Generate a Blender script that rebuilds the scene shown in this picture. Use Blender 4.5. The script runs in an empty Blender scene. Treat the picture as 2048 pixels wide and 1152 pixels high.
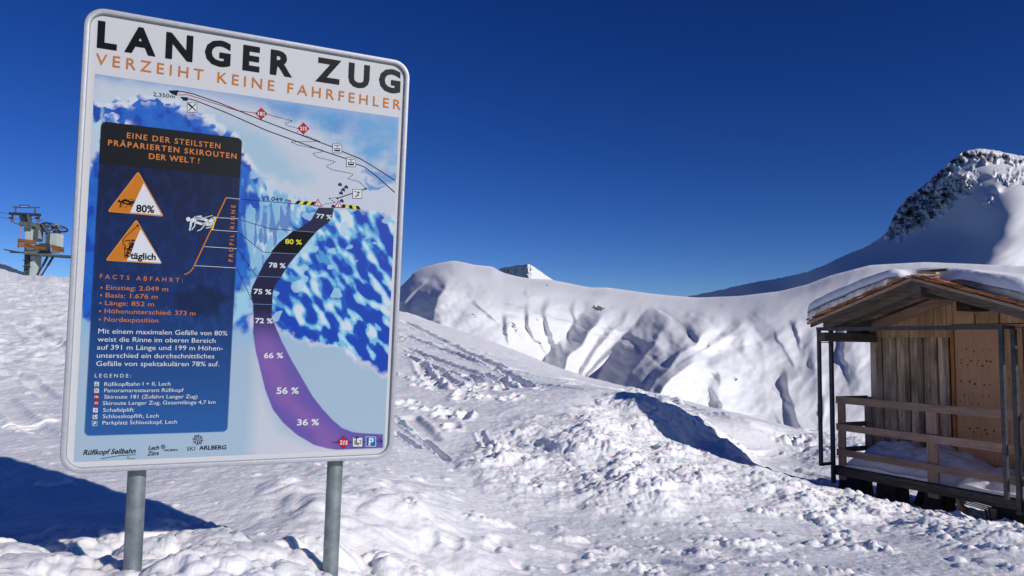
import bpy, bmesh, math, random
import numpy as np
from mathutils import Vector, Matrix

random.seed(7)
rng = np.random.default_rng(11)
SC = bpy.context.scene

# ---------------------------------------------------------------- camera
EYE = np.array([0.0, 0.0, 1.5])
FPX = 1450.0
PITCH, ROLL = math.radians(4.34), math.radians(0.87)
cam_data = bpy.data.cameras.new("camera")
cam_data.sensor_width = 36.0
cam_data.lens = FPX / 2048.0 * 36.0
cam_data.clip_start, cam_data.clip_end = 0.05, 20000.0
cam = bpy.data.objects.new("camera", cam_data)
SC.collection.objects.link(cam)
CAM_R = Matrix.Rotation(math.pi / 2 + PITCH, 3, 'X') @ Matrix.Rotation(ROLL, 3, 'Z')
cam.matrix_world = Matrix.Translation(Vector(EYE)) @ CAM_R.to_4x4()
SC.camera = cam

# ---------------------------------------------------------------- sun, sky, exposure
SUN_EL = math.radians(24.5)
SUN_AZ = math.radians(39.0)            # from +x towards -y (behind the camera's right shoulder)
SUN_DIR = Vector((math.cos(SUN_EL) * math.cos(SUN_AZ), -math.cos(SUN_EL) * math.sin(SUN_AZ), math.sin(SUN_EL)))
sun_data = bpy.data.lights.new("sun", 'SUN')
sun_data.energy = 3.9
sun_data.angle = math.radians(0.5)
sun_data.color = (1.0, 0.965, 0.93)
sun = bpy.data.objects.new("sun", sun_data)
sun.rotation_euler = SUN_DIR.to_track_quat('Z', 'Y').to_euler()
SC.collection.objects.link(sun)
world = bpy.data.worlds.new("World")
SC.world = world
world.use_nodes = True
wn, wl = world.node_tree.nodes, world.node_tree.links
wbg = wn["Background"]
sky = wn.new("ShaderNodeTexSky")
sky.sky_type = 'NISHITA'
sky.sun_disc = False
sky.sun_elevation = SUN_EL
sky.sun_rotation = math.atan2(SUN_DIR.x, SUN_DIR.y)
sky.altitude = 3000
sky.air_density = 1.0
sky.dust_density = 0.0
sky.ozone_density = 3.0
hs = wn.new("ShaderNodeHueSaturation")
hs.inputs["Saturation"].default_value = 1.28
hs.inputs["Hue"].default_value = 0.518
gam = wn.new("ShaderNodeGamma")
gam.inputs["Gamma"].default_value = 1.25
wl.new(sky.outputs[0], hs.inputs["Color"])
wl.new(hs.outputs[0], gam.inputs["Color"])
wl.new(gam.outputs[0], wbg.inputs["Color"])
wbg.inputs["Strength"].default_value = 0.05
SC.view_settings.view_transform = 'Standard'
SC.view_settings.look = 'None'
SC.view_settings.exposure = 0.0
SC.view_settings.gamma = 1.0
SC.view_settings.use_curve_mapping = False

# ---------------------------------------------------------------- measuring helpers
RM = np.array(CAM_R)


def ray(px, py):
    px, py = np.broadcast_arrays(np.asarray(px, float), np.asarray(py, float))
    d = np.stack([(px - 1024) / FPX, -(py - 576) / FPX, -np.ones_like(px)], -1) @ RM.T
    return d / d[..., 1:2]


def at(px, py, t):
    """a point t metres ahead along the sight line of a photograph pixel"""
    return EYE + ray(px, py) * np.asarray(t, float)[..., None]


def seen(P):
    q = (np.asarray(P, float) - EYE) @ RM
    return 1024 + FPX * q[..., 0] / -q[..., 2], 576 - FPX * q[..., 1] / -q[..., 2]


def lin(c):
    c = np.asarray(c, float) / 255.0
    return np.where(c <= 0.04045, c / 12.92, ((c + 0.055) / 1.055) ** 2.4)


def tag(o, label=None, cat=None, group=None, kind=None):
    if label: o["label"] = label
    if cat: o["category"] = cat
    if group: o["group"] = group
    if kind: o["kind"] = kind
    return o


def empty(name, loc, mat=None):
    o = bpy.data.objects.new(name, None)
    o.empty_display_size = 0.2
    SC.collection.objects.link(o)
    if mat is not None:
        o.matrix_world = mat
    else:
        o.location = loc
    return o


def link_mesh(name, me, mat, parent=None):
    if mat is not None and not me.materials:
        me.materials.append(mat)
    o = bpy.data.objects.new(name, me)
    SC.collection.objects.link(o)
    if parent is not None:
        o.parent = parent
    return o


class MB:
    """collects shapes for one mesh"""

    def __init__(self):
        self.v, self.f = [], []

    def add(self, vs, fs):
        n = len(self.v)
        self.v += [tuple(map(float, p)) for p in vs]
        self.f += [tuple(n + i for i in f) for f in fs]
        return self

    def box(self, lo, hi, jit=0.0):
        (a, b, c), (d, e, f) = lo, hi
        vs = [(a, b, c), (d, b, c), (d, e, c), (a, e, c), (a, b, f), (d, b, f), (d, e, f), (a, e, f)]
        if jit:
            vs = [tuple(x + random.uniform(-jit, jit) for x in p) for p in vs]
        return self.add(vs, [(0, 3, 2, 1), (4, 5, 6, 7), (0, 1, 5, 4), (1, 2, 6, 5), (2, 3, 7, 6), (3, 0, 4, 7)])

    def beam(self, p, q, w, h, up=(0, 0, 1)):
        """a bar from p to q, w wide, h high (h along up)"""
        p, q, up = Vector(p), Vector(q), Vector(up)
        d = (q - p).normalized()
        sd = d.cross(up)
        if sd.length < 1e-5:
            sd = d.cross(Vector((0, 1, 0)))
        sd.normalize()
        u = sd.cross(d).normalized()
        vs = []
        for b in (p, q):
            for i, j in ((-1, -1), (1, -1), (1, 1), (-1, 1)):
                vs.append(b + sd * (i * w / 2) + u * (j * h / 2))
        return self.add(vs, [(0, 3, 2, 1), (4, 5, 6, 7), (0, 1, 5, 4), (1, 2, 6, 5), (2, 3, 7, 6), (3, 0, 4, 7)])

    def tube(self, p, q, r, n=16, r2=None):
        p, q = Vector(p), Vector(q)
        r2 = r if r2 is None else r2
        d = (q - p).normalized()
        a = d.orthogonal().normalized()
        b = d.cross(a)
        vs = []
        for c, rr in ((p, r), (q, r2)):
            for k in range(n):
                t = 2 * math.pi * k / n
                vs.append(c + a * (rr * math.cos(t)) + b * (rr * math.sin(t)))
        fs = [(k, (k + 1) % n, n + (k + 1) % n, n + k) for k in range(n)]
        fs += [tuple(range(n - 1, -1, -1)), tuple(range(n, 2 * n))]
        return self.add(vs, fs)

    def prism(self, pts, axis_vec):
        """closed outline extruded by a vector"""
        n = len(pts)
        a = Vector(axis_vec)
        vs = [Vector(p) for p in pts] + [Vector(p) + a for p in pts]
        fs = [tuple(range(n - 1, -1, -1)), tuple(range(n, 2 * n))]
        fs += [(k, (k + 1) % n, n + (k + 1) % n, n + k) for k in range(n)]
        return self.add(vs, fs)

    def mesh(self, name, bevel=0.0, smooth=False):
        me = bpy.data.meshes.new(name)
        me.from_pydata(self.v, [], self.f)
        bm = bmesh.new()
        bm.from_mesh(me)
        bmesh.ops.recalc_face_normals(bm, faces=bm.faces)
        if bevel:
            bmesh.ops.bevel(bm, geom=[e for e in bm.edges if e.calc_face_angle(0) > 0.6], offset=bevel, segments=1, affect='EDGES')
        bm.to_mesh(me)
        bm.free()
        if smooth:
            me.shade_smooth()
            me.set_sharp_from_angle(angle=math.radians(40))
        return me

    def build(self, name, mat, parent=None, bevel=0.0, smooth=False):
        return link_mesh(name, self.mesh(name, bevel, smooth), mat, parent)


def grid_mesh(name, P, mat, attrs=None, smooth=True, parent=None, colors=None):
    """P: (rows, cols, 3) array -> one quad sheet"""
    R, C = P.shape[:2]
    me = bpy.data.meshes.new(name)
    me.vertices.add(R * C)
    me.vertices.foreach_set("co", P.reshape(-1).astype(np.float32))
    i = np.arange((R - 1) * (C - 1))
    r, c = i // (C - 1), i % (C - 1)
    a = r * C + c
    q = np.stack([a, a + 1, a + C + 1, a + C], 1).astype(np.int32)
    nf = len(q)
    me.loops.add(nf * 4)
    me.loops.foreach_set("vertex_index", q.reshape(-1))
    me.polygons.add(nf)
    me.polygons.foreach_set("loop_start", np.arange(0, nf * 4, 4, dtype=np.int32))
    me.polygons.foreach_set("loop_total", np.full(nf, 4, np.int32))
    me.update(calc_edges=True)
    if smooth:
        me.polygons.foreach_set("use_smooth", np.ones(nf, bool))
    for k, v in (attrs or {}).items():
        at_ = me.attributes.new(k, 'FLOAT', 'POINT')
        at_.data.foreach_set("value", v.reshape(-1).astype(np.float32))
    if colors is not None:
        ca = me.attributes.new("paint", 'FLOAT_COLOR', 'POINT')
        rgba = np.concatenate([colors.reshape(-1, 3), np.ones((R * C, 1))], 1)
        ca.data.foreach_set("color", rgba.reshape(-1).astype(np.float32))
    return link_mesh(name, me, mat, parent)


# ---------------------------------------------------------------- noise
def _h(ix, iy, s):
    n = (ix.astype(np.int64) * 374761393 + iy.astype(np.int64) * 668265263 + s * 974634777) & 0xFFFFFFFF
    n = ((n ^ (n >> 13)) * 1274126177) & 0xFFFFFFFF
    n = n ^ (n >> 16)
    return (n & 0xFFFFFF) / float(0x1000000)


def perlin(x, y, s=0):
    ix, iy = np.floor(x), np.floor(y)
    fx, fy = x - ix, y - iy
    ux, uy = fx * fx * fx * (fx * (fx * 6 - 15) + 10), fy * fy * fy * (fy * (fy * 6 - 15) + 10)

    def g(dx, dy):
        a = _h(ix + dx, iy + dy, s) * 2 * np.pi
        return np.cos(a) * (fx - dx) + np.sin(a) * (fy - dy)
    a = g(0, 0) * (1 - ux) + g(1, 0) * ux
    b = g(0, 1) * (1 - ux) + g(1, 1) * ux
    return (a * (1 - uy) + b * uy) * 1.5


def fbm(x, y, s=0, o=4, gain=0.5):
    v, a = 0, 1.0
    for k in range(o):
        v = v + a * perlin(x * 2 ** k, y * 2 ** k, s + k * 17)
        a *= gain
    return v


def lumps(x, y, s=0, prob=1.0, rmin=0.45, rmax=0.95):
    """snow clods: highest of the domes standing in the 3 x 3 neighbouring cells, 0..1"""
    ix, iy = np.floor(x), np.floor(y)
    best = np.zeros_like(x)
    for dx in (-1, 0, 1):
        for dy in (-1, 0, 1):
            cx, cy = ix + dx, iy + dy
            fx, fy = cx + _h(cx, cy, s), cy + _h(cx, cy, s + 5)
            R = rmin + (rmax - rmin) * _h(cx, cy, s + 9)
            on = _h(cx, cy, s + 13) < prob
            q = 1 - ((x - fx) ** 2 + (y - fy) ** 2) / (R * R)
            hgt = np.sqrt(np.clip(q, 0, 1)) * (0.45 + 0.55 * _h(cx, cy, s + 21)) * on
            best = np.maximum(best, hgt)
    return best


def poly_dist(px, py, poly):
    """signed distance to a polygon, negative inside"""
    poly = np.asarray(poly, float)
    d = np.full(px.shape, 1e18)
    inside = np.zeros(px.shape, bool)
    n = len(poly)
    for i in range(n):
        a, b = poly[i], poly[(i + 1) % n]
        e = b - a
        wx, wy = px - a[0], py - a[1]
        t = np.clip((wx * e[0] + wy * e[1]) / (e @ e + 1e-12), 0, 1)
        d = np.minimum(d, (wx - t * e[0]) ** 2 + (wy - t * e[1]) ** 2)
        c1 = (a[1] > py) != (b[1] > py)
        xx = (b[0] - a[0]) * (py - a[1]) / ((b[1] - a[1]) if b[1] != a[1] else 1e-9) + a[0]
        inside ^= c1 & (px < xx)
    d = np.sqrt(d)
    return np.where(inside, -d, d)


def soft(px, py, poly, w):
    return np.clip(0.5 - poly_dist(px, py, poly) / (2 * w), 0, 1)


def line_dist(px, py, pts):
    """distance, signed side (+ right of travel in x,y-up sense) and run parameter 0..1 along a polyline"""
    pts = np.asarray(pts, float)
    seg = np.linalg.norm(np.diff(pts, axis=0), axis=1)
    cum = np.concatenate([[0], np.cumsum(seg)]) / seg.sum()
    best = np.full(px.shape, 1e18)
    side = np.zeros(px.shape)
    run = np.zeros(px.shape)
    for i in range(len(pts) - 1):
        a, e = pts[i], pts[i + 1] - pts[i]
        wx, wy = px - a[0], py - a[1]
        t = np.clip((wx * e[0] + wy * e[1]) / (e @ e), 0, 1)
        d = (wx - t * e[0]) ** 2 + (wy - t * e[1]) ** 2
        m = d < best
        best = np.where(m, d, best)
        side = np.where(m, np.sign(wy * e[0] - wx * e[1]), side)
        run = np.where(m, cum[i] + t * (cum[i + 1] - cum[i]), run)
    return np.sqrt(best), side, run


def lum(mask, x, y, *a):
    """lumps() worked out only where a mask asks for it"""
    out = np.zeros_like(x)
    if mask.any():
        out[mask] = lumps(x[mask], y[mask], *a)
    return out


class TPS:
    def __init__(self, X, v, lam=1e-4):
        X, v = np.asarray(X, float), np.asarray(v, float)
        n = len(X)
        K = self.k(X, X) + lam * np.eye(n)
        A = np.zeros((n + 3, n + 3))
        A[:n, :n] = K
        A[:n, n] = 1
        A[:n, n + 1:] = X
        A[n, :n] = 1
        A[n + 1:, :n] = X.T
        self.X, self.w = X, np.linalg.solve(A, np.concatenate([v, [0, 0, 0]]))

    @staticmethod
    def k(A, B):
        d2 = ((A[:, None] - B[None]) ** 2).sum(-1)
        return np.where(d2 > 0, d2 * np.log(d2 + 1e-12) * 0.5, 0)

    def __call__(self, x, y):
        out = self.w[-3] + self.w[-2] * x + self.w[-1] * y
        for (a, b), w in zip(self.X, self.w[:-3]):
            d2 = (x - a) ** 2 + (y - b) ** 2
            out = out + w * d2 * 0.5 * np.log(d2 + 1e-12)
        return out


def sstep(a, b, x):
    t = np.clip((x - a) / (b - a), 0, 1)
    return t * t * (3 - 2 * t)


# ---------------------------------------------------------------- materials
def new_mat(name, color=(0.8, 0.8, 0.8), rough=0.6, metal=0.0, spec=0.5):
    m = bpy.data.materials.new(name)
    m.use_nodes = True
    b = m.node_tree.nodes["Principled BSDF"]
    b.inputs["Base Color"].default_value = (*color, 1)
    b.inputs["Roughness"].default_value = rough
    b.inputs["Metallic"].default_value = metal
    b.inputs["Specular IOR Level"].default_value = spec
    return m, m.node_tree.nodes, m.node_tree.links, b


def ramp(n, stops):
    r = n.new("ShaderNodeValToRGB")
    el = r.color_ramp.elements
    while len(el) < len(stops):
        el.new(0.5)
    for e, (p, c) in zip(el, stops):
        e.position = p
        e.color = (*c, 1)
    return r


def noise_node(n, l, scale, detail=5, rough=0.55, vec=None):
    t = n.new("ShaderNodeTexNoise")
    t.inputs["Scale"].default_value = scale
    t.inputs["Detail"].default_value = detail
    t.inputs["Roughness"].default_value = rough
    if vec is not None:
        l.new(vec, t.inputs["Vector"])
    return t


def obj_coord(n, l, scale=(1, 1, 1), rand=False):
    tc = n.new("ShaderNodeTexCoord")
    mp = n.new("ShaderNodeMapping")
    mp.inputs["Scale"].default_value = scale
    l.new(tc.outputs["Object"], mp.inputs["Vector"])
    if rand:
        oi = n.new("ShaderNodeObjectInfo")
        mul = n.new("ShaderNodeMath"); mul.operation = 'MULTIPLY'; mul.inputs[1].default_value = 37.0
        l.new(oi.outputs["Random"], mul.inputs[0])
        cx = n.new("ShaderNodeCombineXYZ")
        for k in range(3):
            l.new(mul.outputs[0], cx.inputs[k])
        l.new(cx.outputs[0], mp.inputs["Location"])
    return mp.outputs[0]


def snow_mat(name, scales, color=(0.88, 0.87, 0.875), sss=0.0):
    m, n, l, b = new_mat(name, color, 0.55, 0, 0.25)
    v = obj_coord(n, l)
    prev = None
    for sc, dist, stren in scales:
        t = noise_node(n, l, sc, 4, 0.6, v)
        bp = n.new("ShaderNodeBump")
        bp.inputs["Distance"].default_value = dist
        bp.inputs["Strength"].default_value = stren
        l.new(t.outputs["Fac"], bp.inputs["Height"])
        if prev is not None:
            l.new(prev.outputs[0], bp.inputs["Normal"])
        prev = bp
    l.new(prev.outputs[0], b.inputs["Normal"])
    if sss:
        b.inputs["Subsurface Weight"].default_value = sss
        b.inputs["Subsurface Radius"].default_value = (0.25, 0.6, 1.0)
        b.inputs["Subsurface Scale"].default_value = 0.06
    return m


M_SNOW = snow_mat("snow_near", [(9, 0.03, 0.35), (60, 0.006, 0.6)], (0.89, 0.875, 0.875), 0.6)
M_SNOW_ROOF = snow_mat("snow_roof", [(3, 0.03, 0.4), (40, 0.006, 0.6)])


def wood_mat(name, dark, light, scale=(14, 14, 0.9), rough=0.8, knots=0.5, stain=0.35, var=0.35, axis_rand=True):
    m, n, l, b = new_mat(name, light, rough, 0, 0.2)
    v = obj_coord(n, l, scale, axis_rand)
    g = noise_node(n, l, 2.2, 8, 0.7, v)
    r1 = ramp(n, [(0.32, dark), (0.68, light)])
    l.new(g.outputs["Fac"], r1.inputs[0])
    col = r1.outputs[0]
    # knots and blotchy weather stains
    tc = obj_coord(n, l, (1, 1, 0.55), axis_rand)
    vo = n.new("ShaderNodeTexVoronoi")
    vo.inputs["Scale"].default_value = 6.5
    l.new(tc, vo.inputs["Vector"])
    rk = ramp(n, [(0.0, (1, 1, 1)), (0.13, (0, 0, 0))])
    l.new(vo.outputs["Distance"], rk.inputs[0])
    mk = n.new("ShaderNodeMath"); mk.operation = 'MULTIPLY'; mk.inputs[1].default_value = knots
    l.new(rk.outputs[0], mk.inputs[0])
    mx = n.new("ShaderNodeMix"); mx.data_type = 'RGBA'
    l.new(mk.outputs[0], mx.inputs["Factor"])
    l.new(col, mx.inputs["A"])
    mx.inputs["B"].default_value = (dark[0] * 0.3, dark[1] * 0.27, dark[2] * 0.25, 1)
    st = noise_node(n, l, 2.6, 5, 0.6, tc)
    rs = ramp(n, [(0.42, (0, 0, 0)), (0.75, (1, 1, 1))])
    l.new(st.outputs["Fac"], rs.inputs[0])
    ms = n.new("ShaderNodeMath"); ms.operation = 'MULTIPLY'; ms.inputs[1].default_value = stain
    l.new(rs.outputs[0], ms.inputs[0])
    mx2 = n.new("ShaderNodeMix"); mx2.data_type = 'RGBA'
    l.new(ms.outputs[0], mx2.inputs["Factor"])
    l.new(mx.outputs["Result"], mx2.inputs["A"])
    mx2.inputs["B"].default_value = (dark[0] * 0.45, dark[1] * 0.45, dark[2] * 0.5, 1)
    oi = n.new("ShaderNodeObjectInfo")
    mr = n.new("ShaderNodeMapRange")
    mr.inputs["To Min"].default_value = 1 - var
    mr.inputs["To Max"].default_value = 1 + var
    l.new(oi.outputs["Random"], mr.inputs["Value"])
    hv = n.new("ShaderNodeHueSaturation")
    l.new(mx2.outputs["Result"], hv.inputs["Color"])
    l.new(mr.outputs[0], hv.inputs["Value"])
    l.new(hv.outputs[0], b.inputs["Base Color"])
    bp = n.new("ShaderNodeBump")
    bp.inputs["Distance"].default_value = 0.004
    bp.inputs["Strength"].default_value = 0.8
    l.new(g.outputs["Fac"], bp.inputs["Height"])
    l.new(bp.outputs[0], b.inputs["Normal"])
    return m


W_OLD = wood_mat("weathered_boards", (0.17, 0.115, 0.075), (0.72, 0.53, 0.38), knots=1.0, stain=0.95, var=.38)
W_NEW = wood_mat("fresh_boards", (0.33, 0.18, 0.09), (0.64, 0.41, 0.24), knots=0.8, stain=0.3, var=0.2)
W_PLY = wood_mat("plywood_sheet", (0.48, 0.25, 0.14), (0.62, 0.36, 0.21), knots=0.0, stain=0.2, var=0.06)
W_RAIL = wood_mat("railing_timber", (0.24, 0.155, 0.11), (0.46, 0.32, 0.24), scale=(1.2, 14, 14), knots=0.35, stain=0.3, var=0.15)
W_RAILV = wood_mat("railing_post_timber", (0.24, 0.155, 0.11), (0.46, 0.32, 0.24), knots=0.4, stain=0.3, var=0.15)
W_BEAM = wood_mat("grey_beam_timber", (0.055, 0.048, 0.042), (0.19, 0.15, 0.125), scale=(1.0, 14, 14), knots=0.3, stain=0.45, var=0.2)
W_TRIM = wood_mat("orange_trim_timber", (0.25, 0.10, 0.03), (0.42, 0.19, 0.07), knots=0.3, stain=0.3, var=0.1)
W_SHING = wood_mat("larch_shingle", (0.18, 0.07, 0.028), (0.55, 0.24, 0.10), scale=(3, 14, 3), knots=0.0, stain=0.35, var=0.5)
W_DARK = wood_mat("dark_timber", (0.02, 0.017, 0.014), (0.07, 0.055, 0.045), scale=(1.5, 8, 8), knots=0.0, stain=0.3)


def metal_mat(name, c1, c2, rough=0.5, metal=0.8, scale=8, bump=0.0):
    m, n, l, b = new_mat(name, c1, rough, metal)
    v = obj_coord(n, l)
    t = noise_node(n, l, scale, 8, 0.7, v)
    r = ramp(n, [(0.35, c1), (0.65, c2)])
    l.new(t.outputs["Fac"], r.inputs[0])
    l.new(r.outputs[0], b.inputs["Base Color"])
    if bump:
        t2 = noise_node(n, l, scale * 8, 4, 0.6, v)
        bp = n.new("ShaderNodeBump"); bp.inputs["Distance"].default_value = bump
        l.new(t2.outputs["Fac"], bp.inputs["Height"])
        l.new(bp.outputs[0], b.inputs["Normal"])
    return m


M_GALV = metal_mat("galvanised_post", (0.15, 0.175, 0.18), (0.27, 0.30, 0.31), 0.5, 0.5, 14, 0.001)
M_ALU = metal_mat("brushed_aluminium", (0.33, 0.34, 0.37), (0.40, 0.41, 0.44), 0.5, 0.3, 60, 0.0002)
M_BACK = metal_mat("sign_back_metal", (0.35, 0.36, 0.38), (0.42, 0.43, 0.45), 0.5, 0.6, 20)
M_STEEL = metal_mat("dark_steel", (0.035, 0.038, 0.042), (0.085, 0.088, 0.09), 0.5, 0.6, 12, 0.001)
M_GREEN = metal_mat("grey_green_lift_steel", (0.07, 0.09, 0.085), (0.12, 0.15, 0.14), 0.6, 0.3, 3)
M_GRATE = metal_mat("platform_grating", (0.05, 0.065, 0.06), (0.10, 0.12, 0.115), 0.7, 0.3, 6)
M_RED, *_ = new_mat("red_plastic", (0.35, 0.03, 0.03), 0.5)
M_BLUE, *_ = new_mat("blue_sign_paint", (0.02, 0.05, 0.30), 0.4)
M_ROPE, *_ = new_mat("wire_rope", (0.04, 0.045, 0.05), 0.5)
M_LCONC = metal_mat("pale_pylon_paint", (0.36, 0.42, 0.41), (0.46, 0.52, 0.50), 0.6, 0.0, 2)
M_CONC = metal_mat("dark_footing_concrete", (0.018, 0.017, 0.017), (0.05, 0.045, 0.042), 0.9, 0.0, 6, 0.004)
M_ORANGE = wood_mat("orange_formwork_planks", (0.12, 0.05, 0.02), (0.30, 0.14, 0.05), scale=(1, 4, 4), knots=0, stain=0.2, var=0.15)

# ---------------------------------------------------------------- near snow field (world height field)
CP = [  # photograph pixel, distance ahead
    (-500, 1200, 2.6), (-100, 1200, 2.7), (262, 1172, 3.0), (430, 1112, 3.25), (665, 1212, 3.15), (850, 1196, 3.9),
    (1024, 1152, 4.4), (1500, 1152, 4.6), (2048, 1152, 4.7), (2500, 1160, 4.8),
    (-200, 1020, 4.6), (0, 1005, 4.7), (300, 975, 5.1), (440, 1068, 4.1), (560, 1025, 4.4), (800, 1000, 5.0), (1024, 1040, 6.0),
    (1400, 1040, 6.3), (1700, 1060, 6.6), (2048, 1075, 6.3), (2500, 1090, 6.3),
    (-300, 800, 10), (0, 800, 10), (145, 800, 10), (450, 820, 9.5), (450, 930, 5.8), (800, 850, 9.5), (1000, 900, 8.5),
    (1180, 805, 11.5), (1000, 780, 13), (800, 720, 18), (800, 650, 31), (1000, 720, 22), (1200, 772, 21),
    (1180, 852, 9.6), (1250, 886, 9.3), (1300, 903, 9.2), (1350, 916, 9.0), (1420, 928, 9.0), (1510, 942, 9.0), (1600, 968, 9.2), (1680, 1008, 9.3), (1850, 1042, 8.5), (2048, 1080, 7.4), (2400, 1135, 6.4),
    (1280, 799, 11.7), (1330, 846, 11.2), (1300, 884, 10.3), (1215, 815, 11.5), (1220, 852, 10.5), (1370, 886, 11.2), (1400, 903, 11.3), (1400, 852, 13.9), (1400, 828, 18), (1430, 902, 11.3), (1450, 887, 13.6), (1510, 930, 13.2), (1510, 892, 16), (1560, 965, 11.6), (1600, 962, 12.6), (1600, 935, 14), (1600, 900, 16.3),
    (1700, 978, 11.3), (1800, 1012, 10.8), (1950, 1040, 10.0), (2048, 1062, 9.5), (1700, 888, 16), (1900, 925, 15), (2400, 1000, 14),
    (0, 700, 16), (145, 700, 16), (0, 620, 28), (450, 660, 29), (-300, 700, 16), (-300, 600, 30), (1500, 850, 17)]
CREST = [(-900, 430, 52), (-300, 475, 49), (0, 533, 47), (35, 547, 46), (80, 551, 45), (145, 558, 45), (450, 585, 44), (795, 621, 41), (900, 655, 37), (1000, 690, 33), (1120, 737, 29),
         (1200, 761, 28), (1300, 786, 26), (1400, 809, 24), (1560, 850, 21), (1640, 869, 19.5), (1735, 888, 18.5),
         (1900, 935, 17.5), (2048, 975, 17), (2400, 1060, 16), (3000, 1200, 16)]
allp = CP + CREST
AP = at([p[0] for p in allp], [p[1] for p in allp], [p[2] for p in allp])
az_c = np.arctan2(AP[:, 0], AP[:, 1])
r_c = np.hypot(AP[:, 0], AP[:, 1])
ground_tps = TPS(np.stack([az_c * 1.6, np.log(r_c)], 1), AP[:, 2], 2e-4)
cr_az = az_c[len(CP):]
cr_r = r_c[len(CP):]


def base_z(x, y):
    az = np.arctan2(x, y)
    r = np.hypot(x, y)
    rc = np.interp(az, cr_az, cr_r)
    azc = np.clip(az, -0.95, 0.95)
    rr = np.clip(np.minimum(r, rc), 2.3, None)
    z = ground_tps(azc * 1.6, np.log(rr))
    d = np.maximum(r - rc, 0)
    m = (z - EYE[2]) / rc
    return np.where(d > 0, z + m * d - 0.55 * (np.sqrt(d * d + 18 ** 2) - 18), z)


def relief(x, y, z0):
    """all the trodden, tracked and ploughed relief of the snow, in metres"""
    u, v = seen(np.stack([x, y, z0], -1))
    wu = u + 26 * perlin(x * 1.3, y * 1.3, 3) + 12 * perlin(x * 4, y * 4, 4)
    wv = v + 13 * perlin(x * 1.3 + 9, y * 1.3, 5) + 7 * perlin(x * 4 + 5, y * 4, 6)
    r = np.hypot(x, y)
    near = 1 - sstep(16, 30, r)
    # ploughed clods
    m1 = soft(wu, wv, [(960, 885), (1030, 850), (1130, 838), (1190, 822), (1270, 858), (1400, 905), (1510, 940), (1640, 976), (1800, 1008),
                       (2100, 1048), (2100, 1092), (1900, 1080), (1700, 1052), (1560, 1010), (1480, 1010), (1380, 1020), (1200, 1020), (1060, 1000), (985, 965), (930, 925)], 26)
    m2 = soft(wu, wv, [(790, 742), (960, 768), (1150, 792), (1200, 815), (1100, 850), (960, 868), (830, 800), (790, 775)], 10) * 0.14
    m3 = soft(wu, wv, [(1100, 845), (1190, 840), (1100, 880), (1000, 900), (960, 880)], 14) * 0.5
    m4 = soft(wu, wv, [(1560, 880), (1720, 862), (1800, 900), (1700, 925), (1640, 950), (1570, 905)], 8) * 0.7
    m5 = soft(wu, wv, [(1185, 800), (1280, 785), (1350, 810), (1440, 860), (1520, 915), (1500, 930), (1400, 900), (1200, 850)], 8) * 0.8
    mc = np.clip(np.maximum.reduce([m1, m2, m3, m4, m5]), 0, 1)
    wx, wy = x + 0.05 * perlin(x * 5, y * 5, 31), y + 0.05 * perlin(x * 5, y * 5, 32)
    big = lum(mc > 0, wx / 0.50, wy / 0.50, 40)
    mid = lum(mc > 0, wx / 0.21, wy / 0.21, 41)
    sm = lum(mc > 0, wx / 0.095, wy / 0.095, 42)
    ti = lum(mc > 0, wx / 0.05, wy / 0.05, 43)
    pat = sstep(-0.5, 0.5, perlin(x * 1.1, y * 1.1, 50))
    pat2 = sstep(-0.45, 0.35, perlin(x * 2.1 + 5, y * 2.1, 51))
    huge = lum(mc > 0, wx / 0.85, wy / 0.85, 39)
    pat3 = .5 + .5 * sstep(-0.35, 0.25, fbm(x * 1.1, y * 1.1, 54, 3))
    h = mc * pat3 * (0.085 * huge + 0.06 * big * pat + (0.012 + 0.055 * pat2 * pat) * mid + 0.034 * sm * (.5 + pat2) + 0.022 * ti + 0.05 * perlin(x * 1.1, y * 1.1, 52) + 0.03 * fbm(x * 4, y * 4, 53, 4, .62))
    # smooth old heaps at the foot of the sign
    f1 = soft(wu, wv, [(-400, 1110), (0, 1096), (120, 1062), (250, 1082), (400, 1058), (520, 1098), (680, 1100), (860, 1145), (900, 1400), (-400, 1400)], 12)
    f2 = soft(wu, wv, [(560, 930), (800, 955), (900, 1010), (960, 1080), (1040, 1152), (1040, 1400), (680, 1400), (680, 1080), (540, 1020)], 30)
    hb = lum((f1 > 0) | (f2 > 0), wx / 0.30, wy / 0.30, 60)
    hm = lum((f1 > 0) | (f2 > 0), wx / 0.12, wy / 0.12, 61)
    hs_ = lum(f1 > 0, wx / 0.05, wy / 0.05, 62)
    h = h + f1 * (0.085 * hb + 0.035 * hm + 0.012 * hs_)
    h = h + f2 * (0.05 * (fbm(x * 2.2, y * 2.2, 63, 3)) + 0.02 * hb + 0.008 * hm * sstep(-.1, .4, perlin(x * 2, y * 2, 64)))
    # holes punched by boots in the soft snow right of the sign
    for hx, hy, ra in ((1000, 1085, .07), (905, 1090, .06), (860, 1078, .05), (985, 1095, .05), (1135, 1135, .05), (1040, 1130, .05)):
        c = ground_at(hx, hy)
        d2 = ((x - c[0]) ** 2 + ((y - c[1]) * 0.6) ** 2) / ra ** 2
        h = h - 0.035 * np.exp(-d2 ** 1.0) * (1 + .5 * perlin(x * 15, y * 15, 91)) + 0.006 * np.exp(-(np.sqrt(d2) - 1.3) ** 2 * 6) * (1 + perlin(x * 20, y * 20, 92))
    # crumbs scattered on the beaten snow
    for sc, pr, am, sd in ((0.10, 0.10, 0.022, 70), (0.05, 0.10, 0.013, 71), (0.18, 0.035, 0.04, 72)):
        keep = sstep(0.0, 0.55, perlin(x * 0.9, y * 2.2, sd + 5) + 0.12)
        h = h + (1 - mc) * near * am * lum((r < 24) & (keep > 0), x / sc, y / sc, sd, pr, 0.3, 0.7) * keep * (1 if sc < .15 else 1 - .8 * sstep(7, 12, r))
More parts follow.
